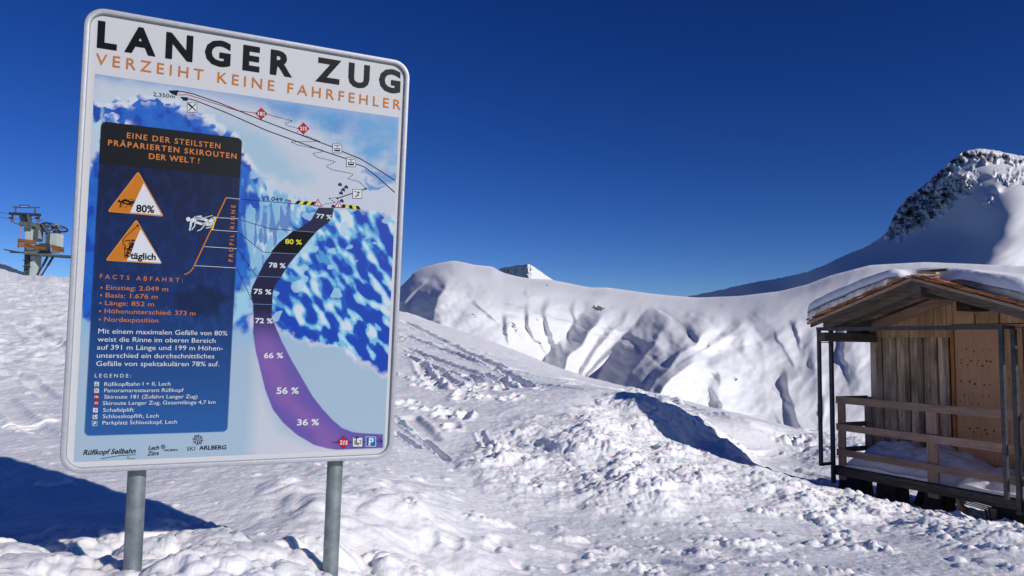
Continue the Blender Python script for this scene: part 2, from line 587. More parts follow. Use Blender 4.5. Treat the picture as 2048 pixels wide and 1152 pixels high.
    # rows of crumbs in the lower right
    for pts in ([(1140, 1085), (1240, 1100), (1400, 1108), (1600, 1118)], [(1180, 1115), (1270, 1135), (1330, 1150)], [(1360, 1083), (1500, 1092), (1640, 1090)],
                [(1650, 1055), (1720, 1085), (1760, 1105)], [(1860, 1075), (1960, 1100), (2048, 1110)], [(1500, 1020), (1600, 1040), (1700, 1050)],
                [(1900, 1125), (2048, 1140)], [(1560, 1065), (1660, 1075), (1700, 1100)], [(830, 1020), (1000, 1050), (1100, 1060)],
                [(1420, 1140), (1560, 1135), (1700, 1150)]):
        W = [ground_at(*p)[:2] for p in pts]
        d, sdv, run = line_dist(x, y, W)
        mm = np.exp(-(d / 0.13) ** 2)
        mm = mm * sstep(-.25, .25, perlin(x * 3, y * 3, 83))
        h = h + mm * (0.045 * lum(mm > .01, x / 0.13, y / 0.13, 80, 0.7) + 0.03 * lum(mm > .01, x / 0.055, y / 0.055, 81, 0.8) - 0.012)
    # tracks: grooves with a lip
    for pts, w, dep in (([(838, 722), (850, 745), (885, 785)], .14, .08), ([(872, 735), (890, 755), (925, 780)], .12, .06),
                        ([(800, 640), (900, 690), (1000, 735), (1150, 765)], .22, .09), ([(800, 650), (950, 702), (1100, 742)], .10, .06), ([(800, 705), (850, 728), (960, 762), (1080, 775)], .10, .07), ([(1000, 738), (1130, 765), (1300, 800)], .10, .06), ([(1100, 752), (1300, 792), (1500, 848)], .12, .07), ([(1120, 770), (1280, 788), (1420, 830)], .10, .05), ([(800, 665), (900, 705), (1050, 755)], .16, .09),
                        ([(800, 690), (880, 722), (1000, 760), (1200, 790)], .14, .08), ([(960, 745), (1010, 770), (1030, 778)], .10, .09),
                        ([(930, 748), (965, 768)], .10, .09), ([(1005, 742), (1060, 775)], .12, .1),
                        ([(815, 830), (845, 862), (868, 882)], .12, .05), ([(785, 835), (860, 890), (900, 930)], .045, .05),
                        ([(785, 862), (840, 900)], .045, .05), ([(958, 866), (972, 895), (980, 915)], .05, .035),
                        ([(1060, 885), (1110, 912), (1160, 918)], .08, .04),
                        ([(1130, 1090), (1300, 1120), (1420, 1150)], .06, .02), ([(1060, 1095), (1180, 1120)], .05, .02),
                        ([(0, 640), (60, 655), (140, 700)], .3, .12), ([(0, 790), (60, 850), (120, 880)], .12, .03), ([(0, 855), (90, 845), (130, 840)], .08, .05),
                        ([(0, 745), (60, 760), (110, 800)], .10, .04), ([(1230, 800), (1420, 870), (1560, 900)], .12, .05),
                        ([(1300, 800), (1500, 850), (1600, 880)], .2, .05), ([(1350, 812), (1500, 842), (1600, 866)], .15, .04),
                        ([(1560, 935), (1640, 955), (1660, 962)], .12, .06), ([(1400, 935), (1520, 960), (1640, 990)], .12, .05)):
        W = [ground_at(*p)[:2] for p in pts]
        d, sdv, run = line_dist(x, y, W)
        q = d / w
        fade = sstep(0, .12, run) * (1 - sstep(.85, 1, run)) if w < .2 else sstep(0, .05, run) * (1 - sstep(.9, 1, run))
        h = h + fade * (-dep * np.exp(-q ** 4) + 0.35 * dep * np.exp(-(q - 1.35) ** 2 * 5) * (1 + .8 * perlin(x * 7, y * 7, 90)))
    # boot prints in rows across the slope
    for pts, n_ in (([(800, 660), (830, 700), (850, 740), (885, 770), (930, 800)], 26), ([(795, 745), (850, 770), (950, 790), (1040, 800)], 22),
                    ([(880, 760), (960, 775), (1075, 778)], 12), ([(0, 600), (70, 610), (140, 640)], 14), ([(60, 620), (80, 670), (130, 690)], 12),
                    ([(790, 800), (870, 830), (930, 850)], 12), ([(20, 590), (140, 585)], 12), ([(1560, 880), (1620, 890), (1680, 900)], 14)):
        W = np.array([ground_at(*p)[:2] for p in pts])
        s_ = np.linspace(0, len(W) - 1, n_)
        for q in s_:
            i = min(int(q), len(W) - 2)
            c = W[i] + (q - i) * (W[i + 1] - W[i]) + np.array([random.uniform(-.2, .2), random.uniform(-.3, .3)])
            ra = random.uniform(.07, .12)
            m = (np.abs(x - c[0]) < ra * 4) & (np.abs(y - c[1]) < ra * 6)
            d2 = ((x[m] - c[0]) ** 2 + ((y[m] - c[1]) * 0.6) ** 2) / ra ** 2
            h[m] += -0.05 * np.exp(-d2 ** 1.5) + 0.022 * np.exp(-(np.sqrt(d2) - 1.3) ** 2 * 5) * (1 + perlin(x[m] * 9, y[m] * 9, 93))
    # combed drift pattern and general unevenness
    far = sstep(10, 26, r)
    a = x * 0.80 - y * 0.6
    bq = x * 0.6 + y * 0.80
    h = h + far * (0.05 * perlin(a * 0.25, bq * 2.2, 95) + 0.03 * perlin(a * 0.5, bq * 5, 96)) * (1 - sstep(60, 80, r))
    lf = sstep(-0.05, -0.3, x / np.maximum(y, 0.5))
    h = h + lf * sstep(9, 20, r) * (1 - sstep(50, 70, r)) * (0.10 * fbm(x * 0.9, y * 0.9, 97, 4, .6))
    h = h + 0.020 * fbm(x * 1.2, y * 1.2, 98, 4, 0.5) + 0.0035 * fbm(x * 14, y * 14, 99, 3, 0.6) * near
    return h


def ground_at(px, py):
    """where the sight line of a photograph pixel first meets the snow"""
    d = ray(px, py)
    t = np.exp(np.linspace(np.log(2.2), np.log(60), 600))
    P = EYE + d[None] * t[:, None]
    below = P[:, 2] < base_z(P[:, 0], P[:, 1])
    i = int(np.argmax(below)) if below.any() else len(t) - 1
    return P[i]


def steps(a, b, rel):
    n = max(2, int(math.log(b / a) / rel))
    return np.exp(np.linspace(math.log(a), math.log(b), n, endpoint=False))


rad = np.concatenate([steps(0.7, 2.2, .05), steps(2.2, 4.0, .0050), steps(4.0, 12.5, .0023), steps(12.5, 24, .0040), steps(24, 50, .006),
                      steps(50, 420, .06), [420]])
fine = np.arctan((np.linspace(-150, 2200, 1150) - 1024) / FPX)
azs = np.concatenate([np.linspace(-1.25, fine[0], 30, endpoint=False), fine, np.linspace(fine[-1], 1.25, 31)[1:]])
RR, AZ = np.meshgrid(rad, azs, indexing='ij')
GX, GY = RR * np.sin(AZ), RR * np.cos(AZ)
GZ = base_z(GX, GY)
GH = relief(GX, GY, GZ)
GZ2 = GZ + GH
snow_ground = grid_mesh("snow_ground", np.stack([GX, GY, GZ2], -1), M_SNOW)
tag(snow_ground, "trodden and tracked snow slope running down to the right", kind="structure")
tag(snow_ground, kind="structure")


def snow_z(x, y):
    x, y = np.atleast_1d(np.asarray(x, float)), np.atleast_1d(np.asarray(y, float))
    z = base_z(x, y)
    return float((z + relief(x, y, z))[0])


# ---------------------------------------------------------------- far snow hills as real relief
def hill_mat(name, sc_bump, rock=True):
    m, n, l, b = new_mat(name, (0.74, 0.735, 0.755), 0.6, 0, 0.2)
    v = obj_coord(n, l)
    t = noise_node(n, l, sc_bump, 6, 0.62, v)
    bp = n.new("ShaderNodeBump")
    bp.inputs["Distance"].default_value = 1.2 / sc_bump * 0.12
    bp.inputs["Strength"].default_value = 0.28
    l.new(t.outputs["Fac"], bp.inputs["Height"])
    l.new(bp.outputs[0], b.inputs["Normal"])
    if rock:
        a = n.new("ShaderNodeAttribute"); a.attribute_name = "rock"
        t2 = noise_node(n, l, sc_bump * 1.6, 6, 0.6, obj_coord(n, l, (1, 1, 2.8)))
        ad = n.new("ShaderNodeMath"); ad.operation = 'ADD'
        l.new(a.outputs["Fac"], ad.inputs[0]); l.new(t2.outputs["Fac"], ad.inputs[1])
        r = ramp(n, [(0.98, (0, 0, 0)), (1.0, (1, 1, 1))])
        mm = n.new("ShaderNodeMath"); mm.operation = 'MULTIPLY'; mm.inputs[1].default_value = 0.9
        l.new(ad.outputs[0], mm.inputs[0])
        l.new(mm.outputs[0], r.inputs[0])
        r.color_ramp.elements[0].position = 0.86
        r.color_ramp.elements[1].position = 0.93
        t3 = noise_node(n, l, sc_bump * 5, 5, 0.7, v)
        rc = ramp(n, [(0.35, (0.07, 0.066, 0.064)), (0.7, (0.24, 0.22, 0.21))])
        l.new(t3.outputs["Fac"], rc.inputs[0])
        mx = n.new("ShaderNodeMix"); mx.data_type = 'RGBA'
        l.new(r.outputs[0], mx.inputs["Factor"])
        mx.inputs["A"].default_value = (0.74, 0.735, 0.755, 1)
        l.new(rc.outputs[0], mx.inputs["B"])
        l.new(mx.outputs["Result"], b.inputs["Base Color"])
    return m


def sheet(name, mat, us, nrow, sky_pts, bot_pts, depth, rockf=None, back=0.6, low=None, jag=0):
    sp, bp_ = np.array(sky_pts, float), np.array(bot_pts, float)
    us = np.asarray(us, float)
    sk = np.interp(us, sp[:, 0], sp[:, 1])
    k = np.ones(7) / 7
    for _ in range(2):
        sk = np.convolve(np.pad(sk, 3, mode='edge'), k, mode='valid')
    if jag:
        sk = sk + jag * fbm(us / 14.0, us * 0, 7, 3, .6)
    bo = np.interp(us, bp_[:, 0], bp_[:, 1])
    w = np.linspace(0, 1, nrow)
    V = bo[None] + (sk - bo)[None] * w[:, None]
    U = np.broadcast_to(us, V.shape)
    D = depth(U, V, w[:, None] * np.ones_like(U), sk[None] * np.ones_like(U))
    P = at(U, V, D)
    rows = [P]
    # feet below the visible part, back slope behind the skyline
    if low:
        foot = []
        for q in (1.0, 0.5):
            vv = bo + low * q
            foot.append(at(us, vv, D[0] * (1 - .10 * q)))
        rows.insert(0, np.stack(foot))
    top = P[-1]
    dirs = ray(us, sk)
    L = D[-1]
    bk = []
    for q in (0.01, 0.03, 0.08, 0.2, 0.5):
        b_ = top + dirs * (L * q)[:, None]
        b_[:, 2] -= L * q * back * min(1, 4 * q + .3)
        bk.append(b_)
    rows.append(np.stack(bk))
    Pall = np.concatenate(rows)
    attrs = None
    if rockf is not None:
        rk = rockf(U, V)
        n0 = len(rows[0]) if low else 0
        attrs = {"rock": np.concatenate([np.zeros((n0, len(us))), rk, np.repeat(rk[-1:] * 0, len(bk), 0)])}
    o = grid_mesh(name, Pall, mat, attrs)
    o["kind"] = "structure"
    return o


# --- hillside across the valley
A_SKY = [(300, 640), (600, 640), (700, 640), (770, 600), (800, 573), (818, 556), (826, 545), (845, 535), (875, 527), (905, 521), (925, 524), (950, 530), (985, 533),
         (1005, 545), (1035, 553), (1060, 557), (1100, 559), (1140, 567), (1180, 575), (1215, 575), (1260, 581), (1300, 587), (1340, 591), (1394, 595),
         (1478, 592), (1561, 582), (1617, 568), (1660, 551), (1741, 530), (1850, 524), (1950, 528), (2100, 535), (2600, 560)]
A_BOT = [(300, 760), (800, 700), (1000, 760), (1120, 800), (1300, 860), (1500, 910), (1700, 960), (2600, 1040)]
A_D = [(300, 640, 700), (300, 760, 560), (600, 640, 700), (600, 740, 560), (820, 556, 690), (800, 620, 610), (800, 700, 560), (850, 600, 585), (905, 521, 720), (905, 560, 600), (940, 600, 545),
       (960, 660, 505), (1000, 700, 480), (985, 533, 740), (1040, 600, 570), (1060, 640, 535), (1100, 559, 760), (1120, 620, 600), (1130, 680, 570), (1120, 730, 545), (1130, 800, 520),
       (1180, 575, 760), (1190, 612, 650), (1180, 680, 590), (1300, 587, 800), (1300, 620, 660), (1300, 700, 560), (1300, 800, 470),
       (1400, 594, 850), (1400, 625, 670), (1400, 700, 560), (1400, 800, 450), (1430, 860, 400), (1561, 577, 900), (1560, 615, 680), (1560, 700, 535), (1560, 800, 428), (1550, 900, 350),
       (1700, 535, 950), (1700, 600, 700), (1700, 700, 505), (1700, 800, 405), (1700, 950, 320), (1900, 524, 950), (1900, 600, 680), (1900, 800, 390), (2200, 540, 900),
       (2200, 700, 560), (2200, 950, 320), (2600, 560, 900), (2600, 1000, 320), (2600, 750, 520)]
A_T = TPS([(p[0] / 200, p[1] / 100) for p in A_D], np.log([p[2] for p in A_D]), 3e-3)
SAWS = [  # big ridges: crest in the photograph, steep shaded width and gentle lit width (px)
    ([(1213, 612), (1200, 640), (1165, 688), (1135, 718), (1118, 750)], 40, 60),
    ([(1268, 618), (1238, 648), (1205, 680), (1165, 735)], 11, 30),
    ([(1297, 634), (1262, 668), (1215, 712), (1175, 750)], 15, 34),
    ([(1352, 612), (1350, 640), (1325, 663), (1300, 692), (1262, 745), (1235, 780)], 52, 46),
    ([(1432, 630), (1422, 652), (1402, 671), (1390, 692), (1366, 704), (1342, 724), (1322, 748), (1296, 775), (1280, 800)], 60, 40),
    ([(1406, 702), (1400, 716), (1372, 735), (1348, 752), (1328, 778), (1310, 810)], 36, 60),
    ([(1420, 706), (1432, 735), (1444, 752), (1438, 775), (1436, 800)], 26, 60),
    ([(1487, 636), (1471, 660), (1452, 674), (1425, 690)], 14, 40),
    ([(1572, 725), (1576, 765), (1584, 800), (1598, 860)], 20, 50),
    ([(1648, 780), (1642, 830), (1636, 880)], 16, 40),
    ([(1592, 640), (1590, 655), (1594, 672)], 12, 30),
    ([(898, 547), (893, 560), (886, 581), (869, 596), (862, 626), (858, 660)], 34, 60),
    ([(850, 552), (840, 570), (822, 590), (812, 604)], 17, 30),
    ([(881, 634), (873, 652), (868, 680)], 11, 24),
    ([(1098, 590), (1095, 606), (1088, 622), (1098, 650), (1108, 690)], 13, 34),
    ([(1152, 600), (1147, 625), (1150, 645), (1140, 680)], 10, 26),
    ([(1460, 715), (1500, 740), (1535, 800), (1560, 850)], 7, 50),
    ([(1545, 655), (1560, 690), (1582, 730)], 7, 50),
    ([(1625, 700), (1618, 750), (1624, 800)], 7, 40),
    ([(1690, 600), (1684, 660), (1690, 720)], 9, 50),
    ([(1010, 625), (1006, 645), (1012, 665)], 6, 26),
    ([(1060, 600), (1054, 618), (1060, 650), (1075, 680)], 7, 30),
    ([(1245, 700), (1222, 722), (1200, 742)], 7, 20),
    ([(1330, 700), (1306, 722), (1290, 735)], 6, 18)]
RIDGES = [  # smaller swells: crest, relief (m), left width, right width (px)
    ([(1500, 620), (1545, 650), (1560, 685), (1580, 720)], 9, 34, 26),
    ([(1490, 655), (1485, 690), (1500, 720)], 5, 14, 20),
    ([(1625, 640), (1630, 720), (1640, 800)], 6, 16, 26),
    ([(1050, 580), (1062, 592), (1080, 592)], 4, 6, 8),
    ([(1060, 618), (1062, 655), (1070, 690)], 4, 7, 12),
    ([(1010, 640), (1025, 660), (1050, 680)], 3, 8, 6),
    ([(950, 595), (975, 620), (998, 648)], 3, 5, 4),
    ([(1125, 655), (1118, 680), (1122, 705)], 4, 6, 8),
    ([(1085, 620), (1100, 660), (1118, 690)], 4, 7, 9),
    ([(1668, 570), (1700, 640), (1712, 740)], 7, 24, 30),
    ([(1510, 665), (1530, 690), (1528, 700)], 3, 6, 6)]


def depth_a(U, V, w, sk):
    D = np.exp(.78 * A_T(U / 200, V / 100) + .22 * math.log(590))
    wu = U + 7 * fbm(U / 50, V / 42, 5, 3, .42)
    wv = V + 6 * fbm(U / 50 + 7, V / 42, 6, 3, .42)
    # rounded brow near the skyline
    brow = np.exp(-((V - sk) / 12.0) ** 2)
    D = D + 40 * brow
    saw = np.zeros_like(U)
    for pts, wlft, wrgt in SAWS:
        d, sd, run = line_dist(wu, wv, pts)
        ww = np.where(sd < 0, wrgt, wlft)
        big = wlft > 30
        q = np.where(sd < 0, d / (wrgt * (3.4 if big else 1.8)), d / wlft)
        prof = np.where(sd < 0, np.exp(-1.1 * q - .3 * q * q), np.clip(1 - q, 0, 1) ** 1.05)
        # fade in below the top end
        taper = sstep(-0.02, 0.26, run)
        amp = (1.45 if big else 1.1) * wlft * prof * taper * (D / 600.0)
        if big:
            D = D - amp
        else:
            saw = np.maximum(saw, amp)
    D = D - saw
    for pts, h, wlft, wrgt in RIDGES:
        d, sd, run = line_dist(wu, wv, pts)
        ww = np.where(sd < 0, wrgt, wlft)
        taper = sstep(-0.02, 0.22, run) * (1 - .5 * sstep(0.8, 1.02, run))
        D = D - h * 1.3 * np.exp(-(d / ww) ** 1.6) * taper
    gl = 1 - np.abs(fbm(wu / 48 + wv / 85, wv / 170 - wu / 340, 24, 2, .4))
    D = D - 2.0 * gl ** 2 * sstep(.05, .4, w) * sstep(1000, 1300, U)
    c = (U + V) / 1.414
    e = (V - U) / 1.414
    lo = sstep(0.02, 0.3, w)
    D = D + lo * (2.0 * fbm(c / 50, e / 130, 21, 3, .45) + .35 * fbm(U / 9, V / 9, 22, 3, .5))
    for _ in range(7):
        Dp = np.pad(D, 1, mode='edge')
        D = (Dp[:-2, 1:-1] + Dp[2:, 1:-1] + Dp[1:-1, :-2] + Dp[1:-1, 2:] + 2 * D) / 6
    return D


def rock_a(U, V):
    r = np.zeros_like(U)
    rn = 4 * fbm(U / 5, V / 4, 77, 3, .6)
    for cx, cy, rx, ry, s in ((945, 629, 6, 4, .5), (951, 634, 4, 3, .5), (916, 632, 4, 2, .4), (1027, 653, 4, 7, .6), (1033, 662, 4, 5, .5), (1040, 671, 4, 4, .4), (1045, 677, 3, 3, .5),
                              (1075, 640, 3, 2, .5), (1079, 686, 3, 3, .5), (1196, 617, 12, 5, .65), (1178, 614, 10, 3, .3), (1130, 645, 2, 2, .5), (1114, 661, 2, 2, .5), (1121, 614, 2, 2, .5),
                              (1094, 571, 4, 4, .4), (1312, 680, 10, 6, .38), (1322, 676, 6, 6, .38), (1308, 686, 5, 3, .5), (1443, 612, 4, 5, .45), (1380, 578, 6, 3, .4), (1472, 759, 3, 2.5, .7),
                              (1438, 750, 3, 2, .4), (1518, 692, 6, 6, .3), (827, 550, 3, 8, .5), (1630, 562, 14, 4, .36), (1430, 580, 10, 2, .3), (1178, 660, 2, 2, .5), (1330, 592, 5, 1.5, .35),
                              (1420, 612, 30, 2, .25), (1195, 617, 30, 5, .2)):
        r = np.maximum(r, s * 1.15 * np.exp(-(((U + rn - cx) / (rx * 1.5)) ** 2 + ((V + rn - cy) / (ry * 1.3)) ** 2)))
    return r


M_HILL = hill_mat("hill_snow", 0.10)
hillA = sheet("hillside", M_HILL, np.concatenate([np.linspace(300, 760, 60), np.linspace(762, 2100, 900), np.linspace(2110, 2600, 40)]), 330, A_SKY, A_BOT,
              depth_a, rock_a, low=260)
tag(hillA, "snow covered hillside of ridges and gullies across the valley")

# --- high rocky mountain at the right
B_SKY = [(1200, 640), (1330, 600), (1380, 592), (1440, 580), (1500, 566), (1560, 556), (1610, 545), (1650, 530), (1688, 511), (1730, 495), (1761, 475), (1776, 462), (1783, 440), (1795, 419),
         (1813, 396), (1834, 381), (1857, 364), (1876, 343), (1899, 325), (1912, 312), (1930, 302), (1959, 297), (1988, 300), (2024, 308), (2048, 312), (2150, 345), (2350, 430), (2700, 560)]
B_BOT = [(1200, 700), (1500, 640), (1700, 600), (2100, 600), (2700, 640)]
B_D = [(1200, 640, 3400), (1200, 690, 3300), (1400, 590, 2950), (1400, 620, 2850), (1500, 566, 2640), (1500, 600, 2500), (1600, 546, 2370), (1600, 585, 2180), (1700, 508, 2130), (1700, 560, 1650), (1700, 600, 1400),
       (1785, 440, 2150), (1785, 480, 2000), (1790, 540, 1580), (1800, 600, 1330), (1840, 385, 2130), (1860, 420, 1950), (1860, 470, 1800), (1870, 530, 1450), (1900, 325, 2130), (1920, 360, 1900), (1930, 420, 1720),
       (1940, 470, 1560), (1925, 505, 1440), (1910, 545, 1330), (1900, 600, 1230), (1960, 297, 2120), (1975, 340, 1850), (1985, 380, 1650), (2010, 420, 1450), (2008, 460, 1370), (1985, 500, 1310), (1960, 530, 1280),
       (2024, 308, 2080), (2040, 350, 1760), (2048, 400, 1480), (2048, 450, 1370), (2048, 520, 1270), (2048, 600, 1170), (2200, 365, 2000), (2200, 450, 1500), (2200, 600, 1200), (2500, 500, 1900), (2500, 620, 1500), (2700, 560, 1900), (2700, 640, 1700)]
B_T = TPS([(p[0] / 150, p[1] / 100) for p in B_D], np.log([p[2] for p in B_D]), 1e-3)


def rock_zone(U, V):
    wu = U + 10 * fbm(U / 22, V / 22, 55, 3)
    wv = V + 8 * fbm(U / 22 + 3, V / 22, 56, 3)
    z1 = soft(wu, wv, [(1772, 470), (1778, 430), (1812, 385), (1860, 350), (1900, 320), (1915, 335), (1880, 372), (1905, 395), (1880, 430), (1830, 455), (1800, 475)], 9)
    z2 = soft(wu, wv, [(1900, 325), (1925, 300), (1990, 305), (2060, 315), (2060, 330), (1990, 322), (1940, 322), (1910, 330)], 6)
    z3 = soft(wu, wv, [(1900, 350), (1945, 340), (1955, 365), (1940, 385), (1895, 395), (1885, 375)], 7)
    z4 = soft(wu, wv, [(1965, 398), (1990, 390), (1985, 410), (1965, 412)], 5)
    z5 = soft(wu, wv, [(1990, 345), (2060, 340), (2060, 370), (2000, 365)], 7)
    return z1, z2, z3, z4, z5


def depth_b(U, V, w, sk):
    D = np.exp(B_T(U / 150, V / 100))
    z1, z2, z3, z4, z5 = rock_zone(U, V)
    rz = np.clip(z1 + z2 + z3 + .6 * z4 + .7 * z5, 0, 1)
    D = D + rz * (34 * fbm(U / 16, V / 16, 61, 4, .6) - 30 * lumps(U / 13 + V / 40, V / 9 - U / 30, 62)) * sstep(0, .03, 1 - w + .02)
    D = D + 6 * fbm(U / 90 + V / 90, V / 80, 63, 3, .45) * sstep(0.0, .15, w)
    # brighter facets standing proud on the shaded face
    for cx, cy, rx, ry, h in ((1925, 355, 16, 10, 60), (1895, 372, 8, 6, 35), (1995, 378, 9, 7, 50), (1985, 350, 14, 6, 30), (2035, 320, 16, 8, 40)):
        q = ((U - cx) / rx) ** 2 + ((V - cy) / ry) ** 2
        D = D - h * np.exp(-q) * (1 - .9 * (U - cx) / rx * 0.3)
    return D


def rock_b(U, V):
    z1, z2, z3, z4, z5 = rock_zone(U, V)
    g = fbm(U / 26 - V / 40, V / 8 + U / 60, 71, 4, .62)
    r = z1 * .50 + z2 * .52 + z3 * .40 + z4 * .34 + z5 * .36 + 0.26 * g * np.clip(z1 + z2 + z3 + z4 + z5, 0, 1)
    for cx, cy, rx, ry, s in ((1740, 502, 10, 4, .35), (1812, 463, 9, 4, .55), (1902, 387, 13, 6, .6), (1925, 385, 10, 5, .5), (1968, 310, 22, 6, .6), (2010, 436, 6, 10, .25), (1550, 560, 60, 3, .3),
                              (1600, 550, 40, 3, .33), (1460, 578, 40, 3, .33), (1975, 405, 10, 6, .4), (1700, 512, 20, 3, .3)):
        r = np.maximum(r, s * np.exp(-(((U - cx) / rx) ** 2 + ((V - cy) / ry) ** 2)))
    return r


M_MTN = hill_mat("mountain_snow_rock", 0.045)
mtnB = sheet("mountain", M_MTN, np.concatenate([np.linspace(1200, 1560, 160), np.linspace(1562, 2100, 420), np.linspace(2110, 2700, 60)]), 240, B_SKY, B_BOT, depth_b, rock_b, low=120, jag=1.2)
tag(mtnB, "high rounded mountain with dark rock cliffs half in blue shade")

# --- little far summit behind the left dome
C_SKY = [(960, 562), (985, 548), (998, 538), (1006, 536), (1012, 532), (1018, 535), (1024, 531), (1031, 532), (1036, 528), (1042, 532), (1050, 528), (1058, 527), (1064, 531), (1072, 536), (1085, 546), (1100, 556), (1130, 575)]


def depth_c(U, V, w, sk):
    return 2600 + np.where(U < 1056, (1056 - U) * 7.0, (U - 1056) * 2.0) - (1 - w) * 90 + 22 * fbm(U / 9 + V / 14, V / 7, 81, 3) * (U < 1062) + 5 * fbm(U / 14, V / 14, 82, 3)


def rock_c(U, V):
    return .52 * np.exp(-(((U - 1010) / 15) ** 2 + ((V - 540) / 5) ** 2)) + .25 * np.exp(-(((U - 1050) / 14) ** 2 + ((V - 533) / 3) ** 2))


M_FAR = hill_mat("far_summit_snow", 0.03)
mtnC = sheet("mountain_summit", M_FAR, np.linspace(960, 1130, 130), 40, C_SKY, [(960, 600), (1130, 600)], depth_c, rock_c, jag=1.0)
tag(mtnC, "small sharp far summit behind the snow dome")

# --- shaded shoulder behind the lift at the left
D_SKY = [(-700, 380), (-300, 470), (-100, 505), (0, 523), (25, 535), (50, 547), (80, 556), (140, 580), (300, 600)]


def depth_d(U, V, w, sk):
    return 420 - np.minimum(U, 150) * 1.4 - (1 - w) * 25 + 2 * fbm(U / 20, V / 20, 91, 3)


mtnD = sheet("hill", M_HILL, np.linspace(-700, 300, 160), 40, D_SKY, [(-700, 640), (300, 640)], depth_d, lambda U, V: U * 0, low=60)
tag(mtnD, "blue shaded snow shoulder behind the lift station")

# ================================================================= the information sign
SGN_C = Vector((-1.10341415, 3.03188932, 0.374831348)) + Vector(EYE)
SH, SW = 1.8, 1.8 * 0.717174
SGN_R = (Matrix.Rotation(0.412211680, 3, 'Z') @ Matrix.Rotation(0.0582281355, 3, 'X') @ Matrix.Rotation(0.00271823764, 3, 'Y'))
SGN_M = Matrix.Translation(SGN_C) @ SGN_R.to_4x4()
sign = empty("information_sign", None, SGN_M)
tag(sign, "large white information board headed LANGER ZUG on two grey metal posts", "sign")
SRn, SCn = np.array(SGN_R), np.array(SGN_C)


def suv(px, py):
    """photograph pixel -> x, z in the board's own plane"""
    d = ray(px, py)
    n = SRn[:, 1]
    k = ((SCn - EYE) @ n) / (d @ n)
    P = EYE + d * np.asarray(k)[..., None]
    L = (P - SCn) @ SRn
    return L[..., 0], L[..., 2]


def rounded(x0, z0, x1, z1, r, n=10):
    pts = []
    for cx, cz, a0 in ((x1 - r, z1 - r, 0), (x0 + r, z1 - r, 90), (x0 + r, z0 + r, 180), (x1 - r, z0 + r, 270)):
        for k in range(n + 1):
            a = math.radians(a0 + 90 * k / n)
            pts.append((cx + r * math.cos(a), cz + r * math.sin(a)))
    return pts


def print_mat(name, rgb, rough=0.4):
    """flat print; rgb is the printed colour as read beside the board's white"""
    k = lin(rgb) / lin((206, 206, 219)) * np.array((0.49, 0.49, 0.505))
    m, n, l, b = new_mat(name, tuple(np.clip(k, 0.002, 0.9)), rough, 0, 0.12)
    return m


P_WHITE = print_mat("print_white", (206, 206, 219))
P_BLACK = print_mat("print_black", (14, 17, 24))
P_ORANGE = print_mat("print_orange", (196, 118, 42))
P_ORANGE2 = print_mat("print_orange_text", (205, 125, 70))
P_LWHITE = print_mat("print_text_white", (212, 216, 232))
P_NAVY = print_mat("print_navy", (20, 26, 62))
P_YELLOW = print_mat("print_yellow", (215, 210, 60))
P_RED = print_mat("print_red", (185, 28, 50))
P_BLUEP = print_mat("print_parking_blue", (20, 100, 175))
P_DLINE = print_mat("print_line_blue", (30, 45, 90))

T_FR = 0.024
# frame: a rounded aluminium lip round the board
outer = rounded(-SW / 2, -SH / 2, SW / 2, SH / 2, 0.075)
inner = rounded(-SW / 2 + .022, -SH / 2 + .022, SW / 2 - .022, SH / 2 - .022, 0.055)
n = len(outer)
prof = [(0.0, 0.006), (0.0, -0.022), (0.12, -0.028), (0.5, -0.030), (0.88, -0.027), (1.0, -0.021), (1.0, -0.004)]
vs, fs = [], []
for q, y in prof:
    for (ox, oz), (ix, iz) in zip(outer, inner):
        vs.append((ox + (ix - ox) * q, y, oz + (iz - oz) * q))
for j in range(len(prof) - 1):
    for k in range(n):
        a, b2 = j * n + k, j * n + (k + 1) % n
        fs.append((a, b2, b2 + n, a + n))
MB().add(vs, fs).build("frame", M_ALU, sign, smooth=True)
MB().prism([(x, 0.004, z) for x, z in rounded(-SW / 2 + .004, -SH / 2 + .004, SW / 2 - .004, SH / 2 - .004, 0.07)], (0, 0.012, 0)).build("back_plate", M_BACK, sign)
panel = MB().prism([(x, -0.014, z) for x, z in rounded(-SW / 2 + .021, -SH / 2 + .021, SW / 2 - .021, SH / 2 - .021, 0.056)], (0, 0.016, 0)).build("panel", P_WHITE, sign)
Y0 = -0.014
for (tx, ty), (bx, by) in (((266.7, 943), (261, 1141)), ((674.5, 922), (665.6, 1149))):
    x0, z0 = suv(tx, ty)
    x1, z1 = suv(bx, by)
    yb = 0.016 + 0.034 + 0.018
    m = MB().tube((x0 + .0, yb, SH / 2 - .15), (float(x1) + (x1 - x0) * .6, yb, float(z1) - 0.42), 0.0345, 32)
    post = m.build("post", M_GALV, sign, smooth=True)
    MB().tube((x0, yb, SH / 2 - .15), (x0, yb, SH / 2 - .14), 0.036, 24).build("cap", M_STEEL, post)
for z in (-.62, .62):
    MB().box((-SW / 2 + .12, 0.016, z - .02), (SW / 2 - .12, 0.034, z + .02)).build("mounting_rail", M_GALV, sign)

# --- the painted mountain picture (print): a fine colour grid
NU, NV = 480, 670
gu = np.linspace(0, 1, NU)
gv = np.linspace(0, 1, NV)
xa, za = suv(np.array([190, 795, 768, 150]), np.array([149, 237, 902, 916]))
x0p, x1p = float(xa[0] + xa[3]) / 2, float(xa[1] + xa[2]) / 2
ztop, zbot = float(za[0] + za[1]) / 2, float(za[3] + za[2]) / 2
GXs = np.broadcast_to(x0p + (x1p - x0p) * gu, (NV, NU))
GZs = np.broadcast_to((zbot + (ztop - zbot) * gv)[:, None], (NV, NU))
LP = np.stack([GXs, np.full_like(GXs, Y0 - .0008), GZs], -1)
WPs = LP @ SRn.T + SCn
PU, PV = seen(WPs)


